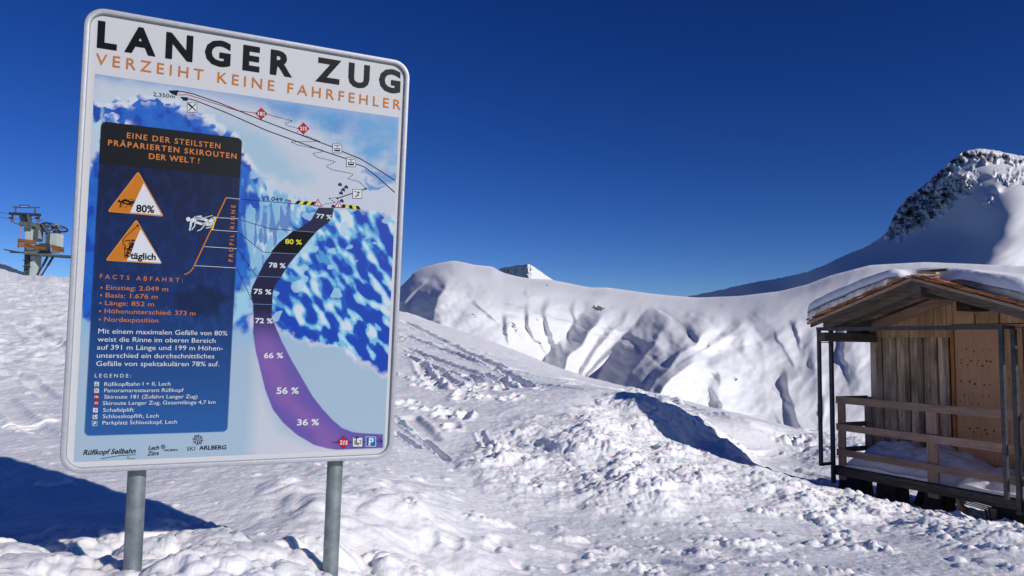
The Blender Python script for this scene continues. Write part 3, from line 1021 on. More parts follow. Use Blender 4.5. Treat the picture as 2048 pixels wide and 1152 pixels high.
def mixc(c, col, m):
    m = np.clip(m, 0, 1)[..., None]
    return c * (1 - m) + lin(col) * m


img = np.ones(PU.shape + (3,)) * lin((188, 195, 218))
nz = lambda s, k, o=4: fbm(PU / s, PV / s, k, o, .55)
WU, WV = PU + 9 * nz(30, 1, 3), PV + 9 * nz(30, 2, 3)
# hazy sky at the top
img = mixc(img, (140, 165, 212), soft(PU, PV, [(150, 120), (420, 160), (800, 220), (800, 300), (640, 250), (560, 222), (430, 190), (330, 178), (150, 160)], 12))
img = mixc(img, (95, 155, 212), soft(WU, WV, [(540, 205), (800, 235), (800, 345), (740, 325), (700, 300), (650, 268), (600, 232)], 16) * (0.75 + .5 * nz(40, 3)))
img = mixc(img, (45, 125, 200), soft(WU, WV, [(540, 212), (600, 216), (590, 236), (550, 230)], 14) * .6)
img = mixc(img, (60, 130, 205), soft(WU, WV, [(655, 240), (690, 235), (680, 262), (660, 262)], 12) * .6)
img = mixc(img, (190, 200, 222), soft(WU, WV, [(190, 160), (330, 178), (420, 200), (400, 250), (250, 230), (190, 240)], 12))
# broad white shoulder with light blue streaks
img = mixc(img, (150, 185, 215), soft(WU, WV, [(420, 230), (520, 260), (560, 300), (620, 360), (560, 380), (500, 330), (440, 270)], 18) * .8)
img = mixc(img, (70, 130, 205), soft(WU, WV, [(735, 340), (790, 345), (790, 372), (755, 362), (720, 352)], 5) * .8)
img = mixc(img, (60, 120, 200), soft(WU, WV, [(722, 365), (770, 370), (760, 382), (730, 372)], 3) * .8)
# left wall of deep blue
lb = soft(WU, WV, [(205, 215), (240, 205), (300, 198), (345, 205), (385, 222), (430, 246), (470, 276), (500, 330), (520, 380), (525, 470), (505, 560), (500, 660), (400, 700), (140, 700), (140, 420), (200, 300)], 4)
base_l = np.ones_like(img) * lin((30, 94, 196))
camo = nz(16, 11, 4)
camo = fbm(PU / 26, PV / 34, 11, 3, .45)
base_l = mixc(base_l, (42, 110, 205), sstep(.15, .5, camo) * .55)
base_l = mixc(base_l, (14, 56, 165), sstep(.15, .5, -camo) * .7)
img = img * (1 - lb[..., None]) + base_l * lb[..., None]
edge = np.exp(-(poly_dist(WU, WV, [(205, 215), (240, 205), (300, 198), (345, 205), (385, 222), (430, 246), (470, 276), (500, 330), (520, 380), (525, 470)]) / 9) ** 2)
img = mixc(img, (205, 212, 232), edge * sstep(-.12, .0, fbm(PU / 18, PV / 12, 12, 2, .4)) * (PV < 350))
img = mixc(img, (170, 205, 232), soft(WU, WV, [(185, 210), (205, 220), (215, 270), (200, 300), (186, 300)], 5) * sstep(-.1, .1, nz(9, 13, 3)))
img = mixc(img, (24, 70, 175), soft(WU, WV, [(186, 205), (205, 218), (204, 232), (188, 245)], 2))
# middle and right camouflage face
rf = soft(WU, WV, [(500, 340), (560, 372), (600, 400), (640, 415), (720, 420), (800, 428), (800, 740), (760, 742), (715, 715), (660, 690), (600, 678), (555, 655), (540, 620), (500, 600), (495, 430)], 4)
dia = (PU - 640) * .55 + (PV - 560) * .83
ac = (PU - 640) * .83 - (PV - 560) * .55
cam = fbm(ac / 21 + 3, dia / 44, 21, 2, .42) + 0.5 * perlin(ac / 60, dia / 90, 24) + .10 * perlin(ac / 7, dia / 9, 26)
dk = sstep(-.2, .6, ((PU - 560) / 230 + (PV - 560) / 190) * .5)
base_r = np.ones_like(img) * lin((120, 180, 222))
base_r = mixc(base_r, (75, 145, 210), sstep(-.02, .01, cam + .12))
base_r = mixc(base_r, (26, 82, 190), sstep(0.17, .20, cam + .28 * dk))
base_r = mixc(base_r, (14, 62, 176), sstep(0.40, .43, cam + .36 * dk))
base_r = mixc(base_r, (158, 204, 232), sstep(.22, .25, -cam - .10 * dk))
base_r = mixc(base_r, (203, 210, 230), sstep(.36, .38, -cam - .12 * dk))
base_r = mixc(base_r, (160, 200, 230), sstep(.05, .12, fbm(ac / 40, dia / 30, 27, 2) - .9 * dk) * .75)
img = img * (1 - rf[..., None]) + base_r * rf[..., None]
# streaks of pale ice above the gully and pale couloir left of it
img = mixc(img, (190, 198, 220), soft(WU, WV, [(520, 340), (600, 375), (640, 400), (600, 410), (560, 405), (530, 375)], 6) * .8)
stk = fbm(PU / 13, PV / 70, 33, 2, .4)
img = mixc(img, (24, 74, 180), soft(PU, PV, [(486, 380), (600, 410), (590, 440), (545, 500), (520, 545), (500, 520), (486, 450)], 5) * sstep(.12, .2, stk))
img = mixc(img, (120, 175, 220), soft(PU, PV, [(486, 360), (610, 400), (590, 440), (545, 500), (520, 545), (500, 520), (486, 450)], 5) * sstep(.0, .06, -stk))
img = mixc(img, (150, 190, 220), soft(PU, PV, [(480, 440), (560, 400), (600, 425), (560, 480), (525, 540), (510, 560), (495, 480)], 7) * .35)
img = mixc(img, (150, 195, 225), soft(WU, WV, [(465, 590), (505, 560), (502, 620), (470, 655), (460, 650)], 6))
# smooth pale snow at the foot
ft = soft(WU, WV, [(140, 620), (180, 640), (455, 660), (505, 655), (560, 662), (620, 690), (680, 700), (715, 722), (760, 750), (800, 752), (800, 930), (120, 930)], 5)
foot = np.ones_like(img) * lin((158, 180, 208))
foot = mixc(foot, (120, 175, 225), sstep(80, -10, PV - 640) * .6)
foot = mixc(foot, (190, 194, 214), soft(PU, PV, [(512, 700), (530, 790), (560, 860), (680, 915), (500, 930), (508, 800)], 16))
foot = mixc(foot, (196, 198, 216), sstep(500, 700, PU) * sstep(885, 905, PV))
img = img * (1 - ft[..., None]) + foot * ft[..., None]
# dark text box, black above fading to mid blue, the picture faintly showing through
BOX = [(204, 245), (484.6, 277.5), (454, 862), (168.5, 871)]
BOXp = np.array([suv(*p) for p in BOX])
bx0, bx1 = BOXp[[0, 3], 0].mean(), BOXp[[1, 2], 0].mean()
bz1, bz0 = BOXp[[0, 1], 1].mean(), BOXp[[2, 3], 1].mean()
hx = suv(np.array([199.7, 480]), np.array([329, 354]))[1].mean()
qx = np.abs(GXs - (bx0 + bx1) / 2) - (bx1 - bx0) / 2 + .02
qz = np.abs(GZs - (bz0 + bz1) / 2) - (bz1 - bz0) / 2 + .02
rb = np.hypot(np.maximum(qx, 0), np.maximum(qz, 0)) + np.minimum(np.maximum(qx, qz), 0) - .02
bm_ = np.clip(.5 - rb / .003, 0, 1)
tt = np.clip((hx - GZs) / (hx - bz0), 0, 1)[..., None]
c_top, c_mid, c_bot = lin((10, 20, 58)), lin((14, 42, 100)), lin((36, 88, 160))
grad = np.where(tt < .5, c_top + (c_mid - c_top) * tt * 2, c_mid + (c_bot - c_mid) * (tt * 2 - 1))
veil = sstep(.05, .3, fbm(PU / 22, PV / 34, 41, 4, .55)) * (1 - sstep(.55, .8, tt[..., 0]))
grad = grad * (1 + .22 * veil[..., None]) + np.array((0, .003, .012)) * veil[..., None]
dkp = soft(WU, WV, [(350, 590), (400, 575), (460, 590), (440, 625), (395, 640), (350, 615)], 6)
grad = grad * (1 - .45 * dkp[..., None])
img = img * (1 - bm_[..., None]) + grad * bm_[..., None]
img = np.where(((GZs > hx) & (bm_ > .5))[..., None], lin((13, 15, 22)), img)
# the route ribbon
PISTE_L = [(637, 414.5), (622, 440), (605, 452), (587, 462), (569, 476.5), (542.7, 506), (527.9, 526.6), (514.6, 553), (504.3, 574), (501.3, 588.6), (505.8, 606), (507.2, 645), (505.8, 665),
           (511.7, 704), (520.5, 739), (530.8, 780.5), (545.6, 819), (566.3, 845.5), (592.8, 869), (628, 889.8), (654.8, 897), (672.5, 899.5), (766, 895.7)]
PISTE_R = [(766, 868.5), (725.7, 866.5), (705, 864), (684.4, 856), (666.6, 841), (646, 819), (625.3, 792.4), (604.7, 757), (584, 721.5), (563.3, 681.7), (551.5, 653.6), (544, 636), (544, 624),
           (545, 606), (545.6, 586), (551.5, 568), (563, 553), (575, 532.5), (594, 509), (612, 488), (631, 464.6), (650, 450), (663.7, 438), (668, 416)]
pis = PISTE_L + PISTE_R
pdist = poly_dist(PU, PV, pis)
pm = np.clip(.5 - pdist / 1.2, 0, 1)
pc_ = np.ones_like(img) * lin((20, 20, 62))
pc_ = mixc(pc_, (66, 52, 118), sstep(612, 655, PV))
pc_ = mixc(pc_, (98, 82, 165), sstep(640, 700, PV))
cx_ = np.interp(PV, [640, 720, 800, 870], [510, 525, 560, 640])
pc_ = mixc(pc_, (128, 92, 168), sstep(640, 700, PV) * np.exp(-((PU - cx_ - 12) / 26) ** 2) * .85)
img = img * (1 - pm[..., None]) + pc_ * pm[..., None]
paint_alb = img / lin((206, 206, 219)) * np.array((0.49, 0.49, 0.505))
M_PAINT, pn, pl, pb = new_mat("printed_picture", (1, 1, 1), 0.4, 0, 0.25)
pa = pn.new("ShaderNodeAttribute"); pa.attribute_name = "paint"
pl.new(pa.outputs["Color"], pb.inputs["Base Color"])
grid_mesh("picture", LP, M_PAINT, colors=paint_alb, parent=panel)

# --- vector print on top of it
LAYER = [0]


def yl(k):
    return Y0 - 0.0012 - 0.0004 * k


def S3(p, k):
    x, z = suv(p[0], p[1])
    return (float(x), yl(k), float(z))


def flat(name, polys, mat, k=1, parent=panel, px=True):
    """flat printed shapes; each polygon in photograph pixels"""
    bm = bmesh.new()
    for pts in polys:
        vv = [bm.verts.new(S3(p, k) if px else (p[0], yl(k), p[1])) for p in pts]
        f = bm.faces.new(vv)
        if f.normal.length == 0: f.normal_update()
        if f.normal.y > 0: f.normal_flip()
    bmesh.ops.triangulate(bm, faces=bm.faces)
    me = bpy.data.meshes.new(name)
    bm.to_mesh(me)
    bm.free()
    return link_mesh(name, me, mat, parent)


def flat_each(name, polys, mat, k=1):
    return [flat(name, [p], mat, k) for p in polys]


def stroke(pts, w):
    """a polyline as quads, width in photograph pixels"""
    out = []
    for a, b in zip(pts[:-1], pts[1:]):
        a, b = np.array(a, float), np.array(b, float)
        d = b - a
        L = np.hypot(*d)
        if L < 1e-6: continue
        nn = np.array((-d[1], d[0])) / L * w / 2
        e = d / L * w * .25
        out.append([a - e + nn, b + e + nn, b + e - nn, a - e - nn])
    return out


def dashes(pts, on, off):
    pts = np.array(pts, float)
    seg = np.linalg.norm(np.diff(pts, axis=0), axis=1)
    cum = np.concatenate([[0], np.cumsum(seg)])
    out, s = [], 0
    g = lambda q: (np.interp(q, cum, pts[:, 0]), np.interp(q, cum, pts[:, 1]))
    while s < cum[-1]:
        out.append([g(s), g(min(s + on, cum[-1]))])
        s += on + off
    return out


def circle(cx, cy, r, n=14):
    return [(cx + r * math.cos(2 * math.pi * k / n), cy + r * math.sin(2 * math.pi * k / n)) for k in range(n)]




def text(s, p0, p1, cap, mat, k=2, bold=0.0, track=False, shear=0.0, name="lettering", tall=False, parent=panel, up=False):
    """one line of lettering from baseline pixel p0 to p1, capitals cap pixels high"""
    a, b = S3(p0, k), S3(p1, k)
    ax = Vector((b[0] - a[0], 0, b[2] - a[2]))
    W = ax.length
    if up:
        t = suv(p0[0] - cap, p0[1])
    else:
        t = suv(p0[0], p0[1] - cap)
    H = math.hypot(float(t[0]) - a[0], float(t[1]) - a[2])
    cu = bpy.data.curves.new("lettering", 'FONT')
    cu.body = s
    cu.size = 1.0
    cu.resolution_u = 3
    cu.shear = shear
    cu.offset = bold

    def meas():
        o = bpy.data.objects.new("m", cu)
        SC.collection.objects.link(o)
        bpy.context.view_layer.update()
        me = bpy.data.meshes.new_from_object(o.evaluated_get(bpy.context.evaluated_depsgraph_get()))
        co = np.empty(len(me.vertices) * 3)
        me.vertices.foreach_get("co", co)
        bpy.data.objects.remove(o)
        return me, co.reshape(-1, 3)
    CAPH = 0.729
    sz = H / CAPH
    me, co = meas()
    w1 = np.ptp(co[:, 0]) * sz
    if track:
        cu.space_character = 1.4
        bpy.data.meshes.remove(me)
        me, co = meas()
        w2 = np.ptp(co[:, 0]) * sz
        cu.space_character = 1 + 0.4 * (W - w1) / (w2 - w1)
        bpy.data.meshes.remove(me)
        me, co = meas()
    x0 = co[:, 0].min()
    sx = W / np.ptp(co[:, 0])
    ex = ax.normalized()
    ez = Vector((-ex.z, 0, ex.x))
    if tall:
        pass
    P = np.array(a)[None] + (co[:, :1] - x0) * sx * np.array(ex)[None] + co[:, 1:2] * sz * np.array(ez)[None]
    me.vertices.foreach_set("co", P.reshape(-1).astype(np.float32))
    me.materials.clear()
    me.materials.append(mat)
    me.update()
    me.name = name
    if cap < 20:
        return link_mesh(name, me, mat, parent)
    # big headings: every letter is a piece of its own
    bm = bmesh.new()
    bm.from_mesh(me)
    seen_f, out = set(), []
    for f0 in bm.faces:
        if f0.index in seen_f: continue
        comp, todo = [], [f0]
        seen_f.add(f0.index)
        while todo:
            f = todo.pop()
            comp.append(f)
            for v in f.verts:
                for g in v.link_faces:
                    if g.index not in seen_f:
                        seen_f.add(g.index)
                        todo.append(g)
        m = {}
        vs_ = []
        fs_ = []
        for f in comp:
            for v in f.verts:
                if v.index not in m:
                    m[v.index] = len(vs_)
                    vs_.append(v.co.copy())
            fs_.append([m[v.index] for v in f.verts])
        l_ = bpy.data.meshes.new("letter")
        l_.from_pydata(vs_, [], fs_)
        out.append(link_mesh("letter", l_, mat, parent))
    bm.free()
    return out


# headings
text("LANGER ZUG", (194.7, 94.6), (798.5, 187.5), 52, P_BLACK, 2, 0.042, True)
text("VERZEIHT KEINE FAHRFEHLER", (192.3, 130.5), (799.5, 221), 23.5, P_ORANGE, 2, 0.004, True)
text("EINE DER STEILSTEN", (254.3, 277.5), (440.3, 299), 11.5, P_ORANGE2, 3, .014, True)
text("PRÄPARIERTEN SKIROUTEN", (216.8, 291.7), (472.5, 319), 11.5, P_ORANGE2, 3, .02, True)
text("DER WEL", (298, 318.8), (376.5, 326.4), 11.5, P_ORANGE2, 3, .02, True)
text("T", (379, 326.6), (389, 327.6), 11.5, P_ORANGE2, 3, 0)
text("!", (395.5, 328.2), (398, 328.6), 11.5, P_ORANGE2, 3, 0)


def round_tri(pts, r):
    out = []
    pts = [np.array(p, float) for p in pts]
    for i in range(3):
        a, b, c = pts[i - 1], pts[i], pts[(i + 1) % 3]
        u, v = (a - b) / np.linalg.norm(a - b), (c - b) / np.linalg.norm(c - b)
        for q in np.linspace(0, 1, 6):
            out.append(tuple((1 - q) ** 2 * (b + u * r) + 2 * q * (1 - q) * b + q * q * (b + v * r)))
    return out


P_ORDK = print_mat("print_orange_rim", (222, 150, 80))
for (A, B, C), (a, b, c) in ((((277, 343.5), (215.5, 424), (328, 434)), ((287.7, 367.2), (261, 425.7), (323.5, 430.9))),
                             (((273.4, 439), (211.7, 521.3), (325, 528.2)), ((281.8, 458.7), (254.3, 522), (322.8, 526)))):
    o = flat("warning_triangle", [round_tri((A, B, C), 6)], P_ORDK, 1)
    g = (np.array(A) + B + C) / 3
    sh = lambda p: tuple(g + (np.array(p) - g) * .955)
    flat("triangle_face", [round_tri((sh(A), sh(B), sh(C)), 5)], P_ORANGE, 2, parent=panel)
    flat("triangle_field", [(a, b, c)], P_LWHITE, 3, parent=panel)
text("80%", (272.6, 424.3), (309, 426.8), 15, P_BLACK, 4, .03)
text("täglich", (261, 517.5), (311.9, 520.5), 13.5, P_BLACK, 4, .03)


def skier(f, name, mat, k):
    """leaning racer pictogram; f maps icon units to pixels"""
    T = lambda L: [f(*p) for p in L]
    w = abs(f(10, 0)[0] - f(0, 0)[0]) / 10
    polys = [circle(*f(16, 22), 15 * w)]
    for pts, wd in (([(38, 34), (72, 14), (100, 10)], 26), ([(62, 12), (120, 20), (150, 36), (190, 30)], 20), ([(36, 34), (30, 75)], 14), ([(30, 75), (25, 96)], 11), ([(60, 40), (60, 66), (40, 92)], 7),
                    ([(60, 40), (110, 55), (150, 48)], 16), ([(110, 52), (150, 62), (176, 50)], 13), ([(90, 20), (180, -4)], 4), ([(150, 30), (190, 6)], 4),
                    ([(78, 100), (100, 92), (126, 62), (140, 40)], 6), ([(136, 82), (165, 76), (184, 40), (192, 8)], 6)):
        polys += stroke(T(pts), wd * w)
    return flat(name, polys, mat, k)


skier(lambda x, y: (236.5 + x * .170, 399.5 + y * .17), "skier_pictogram", P_BLACK, 4)
skier(lambda x, y: (372 + x * .295, 432.7 + y * .295), "skier_pictogram", P_LWHITE, 3)
gz = lambda x, y: (120 + x / 3.3875, 320 + y / 3.3875)
gro = []
for pts, wd in (([(530, 447), (445, 522), (428, 545), (432, 575), (445, 580), (447, 600)], 1.3), ([(440, 552), (470, 545), (485, 560), (470, 605), (445, 600)], 1.5), ([(486, 545), (508, 548)], 2), ([(497, 540), (490, 590)], 1.6),
                ([(436, 590), (444, 620), (440, 650), (448, 665)], 1.6), ([(478, 575), (448, 650)], 1.6), ([(506, 560), (474, 655), (458, 662)], 1.6), ([(470, 560), (478, 600), (455, 610)], 1.4)):
    gro += stroke([gz(*p) for p in pts], wd)
for cx, cy in ((492, 572), (484, 590), (476, 610), (466, 630), (458, 648)):
    gro.append(circle(*gz(cx, cy), 2.6, 10))
gro.append(circle(*gz(530, 446), 2.2, 10))
flat("groomer_pictogram", gro, P_BLACK, 4)
# gradient profile
pz = gz
flat("profile_line", stroke([pz(1125, 258), pz(908, 720)], 2.4) + [q for d_ in dashes([pz(905, 726), pz(890, 750), pz(866, 768), pz(845, 776)], 4.5, 2.2) for q in stroke(d_, 2.2)], P_ORANGE, 2)
flat("profile_section", stroke([pz(1055, 390), pz(1030, 475)], 3), P_YELLOW, 3)
flat_each("level_line", [q for a, b in (((1125, 258), (1215, 268)), ((1055, 392), (1205, 400)), ((1030, 475), (1203, 488)), ((978, 588), (1197, 602)), ((912, 716), (1190, 732))) for q in stroke([pz(*a), pz(*b)], 0.9)], P_LWHITE, 2)
z4 = lambda x, y: (460 + x / 3.3875, 320 + y / 3.3875)
flat_each("level_line", [q for pts in (((75, 268), (440, 300)), ((60, 405), (265, 466), (430, 480)), ((52, 488), (222, 624), (272, 629)), ((50, 604), (180, 788), (192, 790)), ((45, 734), (158, 972))) for q in stroke([z4(*p) for p in pts], 0.9)], P_DLINE, 2)
text("PROFIL RINNE", (464.8, 523.7), (470.6, 411.5), 8.6, P_ORANGE2, 3, .012, True, up=True)
# facts
text("FACTS ABFAHRT:", (200.6, 557), (365.6, 565), 9.2, P_ORANGE2, 3, 0, True)
for s, a, b in (("Einstieg: 2.049 m", (213, 579.2), (336.4, 582.7)), ("Basis: 1.676 m", (212, 594.5), (315.4, 598)), ("Länge: 852 m", (211, 610), (308.3, 612.8)),
                ("Höhenunterschied: 373 m", (210, 626), (390.7, 630.8)), ("Nordexposition", (209.4, 642.7), (317, 644.9))):
    text(s, a, b, 9.6, P_ORANGE2, 3, 0)
    flat("bullet", [[(a[0] - 10.5, a[1] - 5.5), (a[0] - 7.3, a[1] - 5.5), (a[0] - 7.3, a[1] - 2.3), (a[0] - 10.5, a[1] - 2.3)]], P_ORANGE2, 3)
for s, a, b in (("Mit einem maximalen Gefälle von 80%", (197.4, 666.3), (454.2, 670.7)), ("weist die Rinne im oberen Bereich", (196, 682.5), (430.6, 685.2)),
                ("auf 391 m Länge und 199 m Höhen-", (195, 698.5), (445.4, 700.3)), ("unterschied ein durchschnittliches", (194.5, 714.7), (428.3, 716.2)),
                ("Gefälle von spektakulären 78% au", (193.3, 731), (430.3, 731.7)), ("f", (431.2, 731.7), (435.2, 731.7)), (".", (436.6, 731.7), (438.2, 731.7))):
    text(s, a, b, 10.2, P_LWHITE, 3, 0)
text("LEGENDE:", (190.6, 754), (262.4, 754), 7.6, P_LWHITE, 3, 0, True)
for s, a, b in (("Rüfikopfbahn I + II, Lech", (209.5, 771), (341, 770)), ("Panoramarestaurant Rüfikopf", (209.2, 783.5), (367.2, 782.6)), ("Skiroute 181 (Zufahrt Langer Zug)", (209.2, 796.2), (394.6, 795.3)),
                ("Skiroute Langer Zug, Gesamtlänge 4,7 km", (206.3, 808.9), (430.6, 806.5)), ("Schafalplift", (206.9, 822.5), (268.3, 821.9)),
                ("Schlosskopflift, Lech", (206.3, 835.2), (317.6, 833.7)), ("Parkplatz Schlosskopf, Lech", (205.7, 847.9), (353.9, 845.8))):
    text(s, a, b, 8.0, P_LWHITE, 3, 0)


def icon_box(cx, cy, h, mat=P_LWHITE, k=2, rim=True):  # k + 1 is the face
    o = None
    if rim:
        flat("icon_rim", [[(cx - h - .9, cy - h - .9), (cx + h + .9, cy - h - .9 + .1 * h), (cx + h + .9, cy + h + .9), (cx - h - .9, cy + h + .9)]], P_NAVY, k)
    return flat("icon", [[(cx - h, cy - h), (cx + h, cy - h + .1 * h), (cx + h, cy + h), (cx - h, cy + h)]], mat, k + 1)


def gondola(cx, cy, h, k=4):
    q = h / 9.0
    pl_ = stroke([(cx - 7 * q, cy - 6 * q), (cx + 7 * q, cy - 5 * q)], 1.1 * q) + stroke([(cx, cy - 5 * q), (cx, cy - 1 * q)], 1.3 * q)
    pl_ += [[(cx - 6.5 * q, cy - .5 * q), (cx + 6.5 * q, cy - .2 * q), (cx + 5.5 * q, cy + 6.5 * q), (cx - 5.5 * q, cy + 6.2 * q)]]
    flat("gondola_pictogram", pl_, P_BLACK, k)
    flat("gondola_windows", [[(cx - 4.8 * q + i * 3.4 * q, cy + .8 * q), (cx - 2.2 * q + i * 3.4 * q, cy + .8 * q), (cx - 2.2 * q + i * 3.4 * q, cy + 3.2 * q), (cx - 4.8 * q + i * 3.4 * q, cy + 3.2 * q)] for i in range(3)], P_LWHITE, k + 1)


def cross_cutlery(cx, cy, h, k=4):
    q = h / 9.0
    flat("cutlery_pictogram", stroke([(cx - 6 * q, cy - 6 * q), (cx + 6.5 * q, cy + 6 * q)], 1.6 * q) + stroke([(cx + 6.5 * q, cy - 6 * q), (cx - 6 * q, cy + 6 * q)], 1.6 * q) + stroke([(cx - 6.5 * q, cy - 6.5 * q), (cx - 1 * q, cy - 1 * q)], 3 * q), P_BLACK, k)


def draglift(cx, cy, h, k=4):
    q = h / 9.0
    flat("draglift_pictogram", stroke([(cx - 6 * q, cy - 5 * q), (cx + 5 * q, cy - 2 * q)], 1.2 * q) + stroke([(cx + 2 * q, cy - 2 * q), (cx + 1 * q, cy + 3 * q), (cx - 4 * q, cy + 6 * q)], 1.8 * q)
         + stroke([(cx + 1 * q, cy + 2 * q), (cx + 4 * q, cy + 3 * q)], 1.4 * q) + [circle(cx + 2.5 * q, cy - 3 * q, 1.7 * q, 8)], P_BLACK, k)


def chairlift(cx, cy, h, k=4):
    q = h / 9.0
    flat("chairlift_pictogram", stroke([(cx - 7 * q, cy - 7 * q), (cx + 2 * q, cy - 8 * q)], 2 * q) + stroke([(cx - 2 * q, cy - 6 * q), (cx - 2.5 * q, cy + 2 * q), (cx + 1 * q, cy + 2.5 * q), (cx + 1 * q, cy + 7 * q)], 1.8 * q)
         + stroke([(cx - 5 * q, cy - 3 * q), (cx - 5 * q, cy + 4 * q), (cx - 1 * q, cy + 4.5 * q)], 1.6 * q), P_BLACK, k)
    text("2", (cx + 2.5 * q, cy + 3.5 * q), (cx + 7 * q, cy + 3.6 * q), 7.5 * q, P_BLACK, k, .01)


def diamond(cx, cy, h, s, k=2):
    flat("route_marker_rim", [[(cx, cy - h - 1), (cx + h + 1, cy + .05 * h), (cx, cy + h + 1), (cx - h - 1, cy - .05 * h)]], P_NAVY, k)
    flat("route_marker", [[(cx, cy - h), (cx + h, cy + .05 * h), (cx, cy + h), (cx - h, cy - .05 * h)]], P_RED, k + 1)
    text(s, (cx - h * .62, cy + h * .32), (cx + h * .60, cy + h * .38), h * .68, P_LWHITE, k + 2, .03)


icon_box(194.5, 767, 4.6, rim=False); gondola(194.5, 767, 4.6)
icon_box(194.2, 780, 4.6, rim=False); cross_cutlery(194.2, 780, 4.6)
diamond(193.8, 792.3, 6.2, "181"); diamond(193.4, 804.6, 6.2, "215")
icon_box(191.8, 819, 4.6, rim=False); draglift(191.8, 819, 4.6)
icon_box(191, 832, 4.6, rim=False); chairlift(191, 832, 4.8)
icon_box(190.2, 845.4, 5.2, P_LWHITE, 2, False); icon_box(190.2, 845.4, 4.5, P_BLUEP, 3, False)
text("P", (187.9, 849), (192.6, 849), 7, P_LWHITE, 5, .03)
# map symbols
flat_each("cable_line", [q for pts in ([(353, 184.5), (366, 185), (386, 189.5), (440, 208), (520, 240.6), (663.7, 295.2)], [(683, 304), (719.8, 318.8), (745, 334), (787.7, 361.3)],
                                  [(376.8, 199.3), (392, 203), (450, 226), (530.8, 261.5), (643, 302.6), (691.7, 318.8)], [(709.4, 328.3), (727.2, 334.8), (750, 352), (787.7, 385.5)]) for q in stroke(pts, 1.5)], P_BLACK, 2)
flat("route_line", stroke([(356, 192), (375, 191), (415, 203.7), (450, 215), (474.2, 222.9), (509.7, 227.3), (532.3, 228.8), (548, 234), (563.3, 237.6)], 1.0), P_RED, 2)
z2 = lambda x, y: (460 + x / 3.3875, y / 3.3875)
dp = [z2(*p) for p in ((350, 805), (420, 825), (370, 840), (390, 858), (480, 880), (440, 905), (540, 935), (605, 962), (410, 965), (450, 985), (620, 1020), (630, 1030), (555, 1045), (590, 1070), (715, 1100), (645, 1130))]
dp += [z4(*p) for p in ((645, 48), (690, 70), (820, 95), (830, 105), (790, 130), (870, 150), (915, 195))]
dp2 = [z4(*p) for p in ((720, 258), (665, 262), (710, 290), (640, 300), (620, 312))]
rd_ = flat("route_dashes", [q for P_ in (dp, dp2) for d_ in dashes(P_, 3.4, 2.2) for q in stroke(d_, 1.0)], P_NAVY, 2)
rd_["kind"] = "stuff"
flat("summit_station", [[(337.5, 183), (357, 182.5), (356, 187), (353.5, 193.5), (342, 188.5)], [(360, 195.5), (376, 196.5), (375.5, 203.5), (367, 203), (364, 199)]], P_NAVY, 2)
flat_each("chalet_mark", [[z4(x, y), z4(x + 14, y - 10), z4(x + 26, y + 3), z4(x + 24, y + 18), z4(x + 12, y + 12), z4(x + 2, y + 14)] for x, y in ((728, 165), (770, 182), (750, 200), (735, 222), (740, 275), (683, 312))], P_DLINE, 2)
flat("lift_line", stroke([z4(725, 262), z4(915, 198)], 1.8) + [circle(*z4(725, 262), 2, 10), circle(*z4(915, 198), 2, 10)], P_BLACK, 2)
text("2.350m", (306.9, 194), (349.7, 198.6), 8, P_NAVY, 3)
text("2.049 m", (530.3, 401.2), (580.4, 405.8), 8.5, P_NAVY, 3)
diamond(522, 228.8, 11, "181"); diamond(606, 258.3, 11, "215")
icon_box(384.2, 216.4, 9.2); cross_cutlery(384.2, 216.4, 10)
icon_box(673, 298, 8.6); gondola(673, 298, 8.8)
icon_box(700.6, 325.6, 8.6); gondola(700.6, 325.6, 8.8)
icon_box(713, 388.5, 8.6); draglift(713, 388.5, 9)
# hazard bar
for (A, B, C, D), nn in (((z4(435, 300), z4(455, 278), z4(578, 287), z4(562, 310)), 5), ((z4(748, 326), z4(758, 303), z4(868, 315), z4(880, 338)), 5)):
    A, B, C, D = map(np.array, (A, B, C, D))
    for col, mt in ((0, P_BLACK), (1, P_YELLOW)):
        flat_each("hazard_stripe", [[A + (D - A) * i / nn, B + (C - B) * i / nn, B + (C - B) * (i + 1) / nn, A + (D - A) * (i + 1) / nn] for i in range(nn) if i % 2 == col], mt, 2)
for cx, cy in (z4(592, 296), z4(730, 306)):
    flat("hazard_triangle", [[(cx, cy - 9.5), (cx - 8.5, cy + 5.5), (cx + 8.5, cy + 6.3)]], P_RED, 3)
    flat("hazard_field", [[(cx, cy - 6.4), (cx - 5.7, cy + 3.9), (cx + 5.7, cy + 4.5)]], P_LWHITE, 4)
    flat("hazard_mark", [[(cx - .8, cy - 3.5), (cx + .8, cy - 3.5), (cx + .5, cy + 1.2), (cx - .5, cy + 1.2)], circle(cx, cy + 2.8, .8, 8)], P_BLACK, 5)
# ribbon details
flat("route_section", [[z4(427, 480), z4(580, 492), z4(530, 545), z4(455, 638), z4(272, 629), z4(330, 560), z4(380, 520)]], P_BLACK, 1)
P_SEP = print_mat("print_separator", (120, 140, 190))
flat_each("separator", [q for a, b in (((427, 480), (580, 492)), ((272, 629), (455, 638)), ((185, 788), (345, 795)), ((157, 975), (288, 980))) for q in stroke([z4(*a), z4(*b)], .9)], P_SEP, 3)
for s, a, b, c, mt in (("77 %", (631.2, 436.6), (662.2, 439.4), 9, P_LWHITE), ("80 %", (569.2, 487.7), (602.3, 489.6), 9.8, P_YELLOW), ("78 %", (536.8, 534.6), (570, 536.4), 9.8, P_LWHITE),
                       ("75 %", (506.6, 587.2), (541.8, 588.8), 10, P_LWHITE), ("72 %", (509.6, 645.6), (544.7, 646.3), 10.2, P_LWHITE), ("66 %", (527, 715.6), (565.4, 715.4), 11, P_LWHITE),
                       ("56 %", (552, 786.5), (596.4, 786.2), 13, P_LWHITE), ("36 %", (592.8, 849.3), (636.5, 848.8), 12.5, P_LWHITE)):
    text(s, a, b, c, mt, 3, .025)
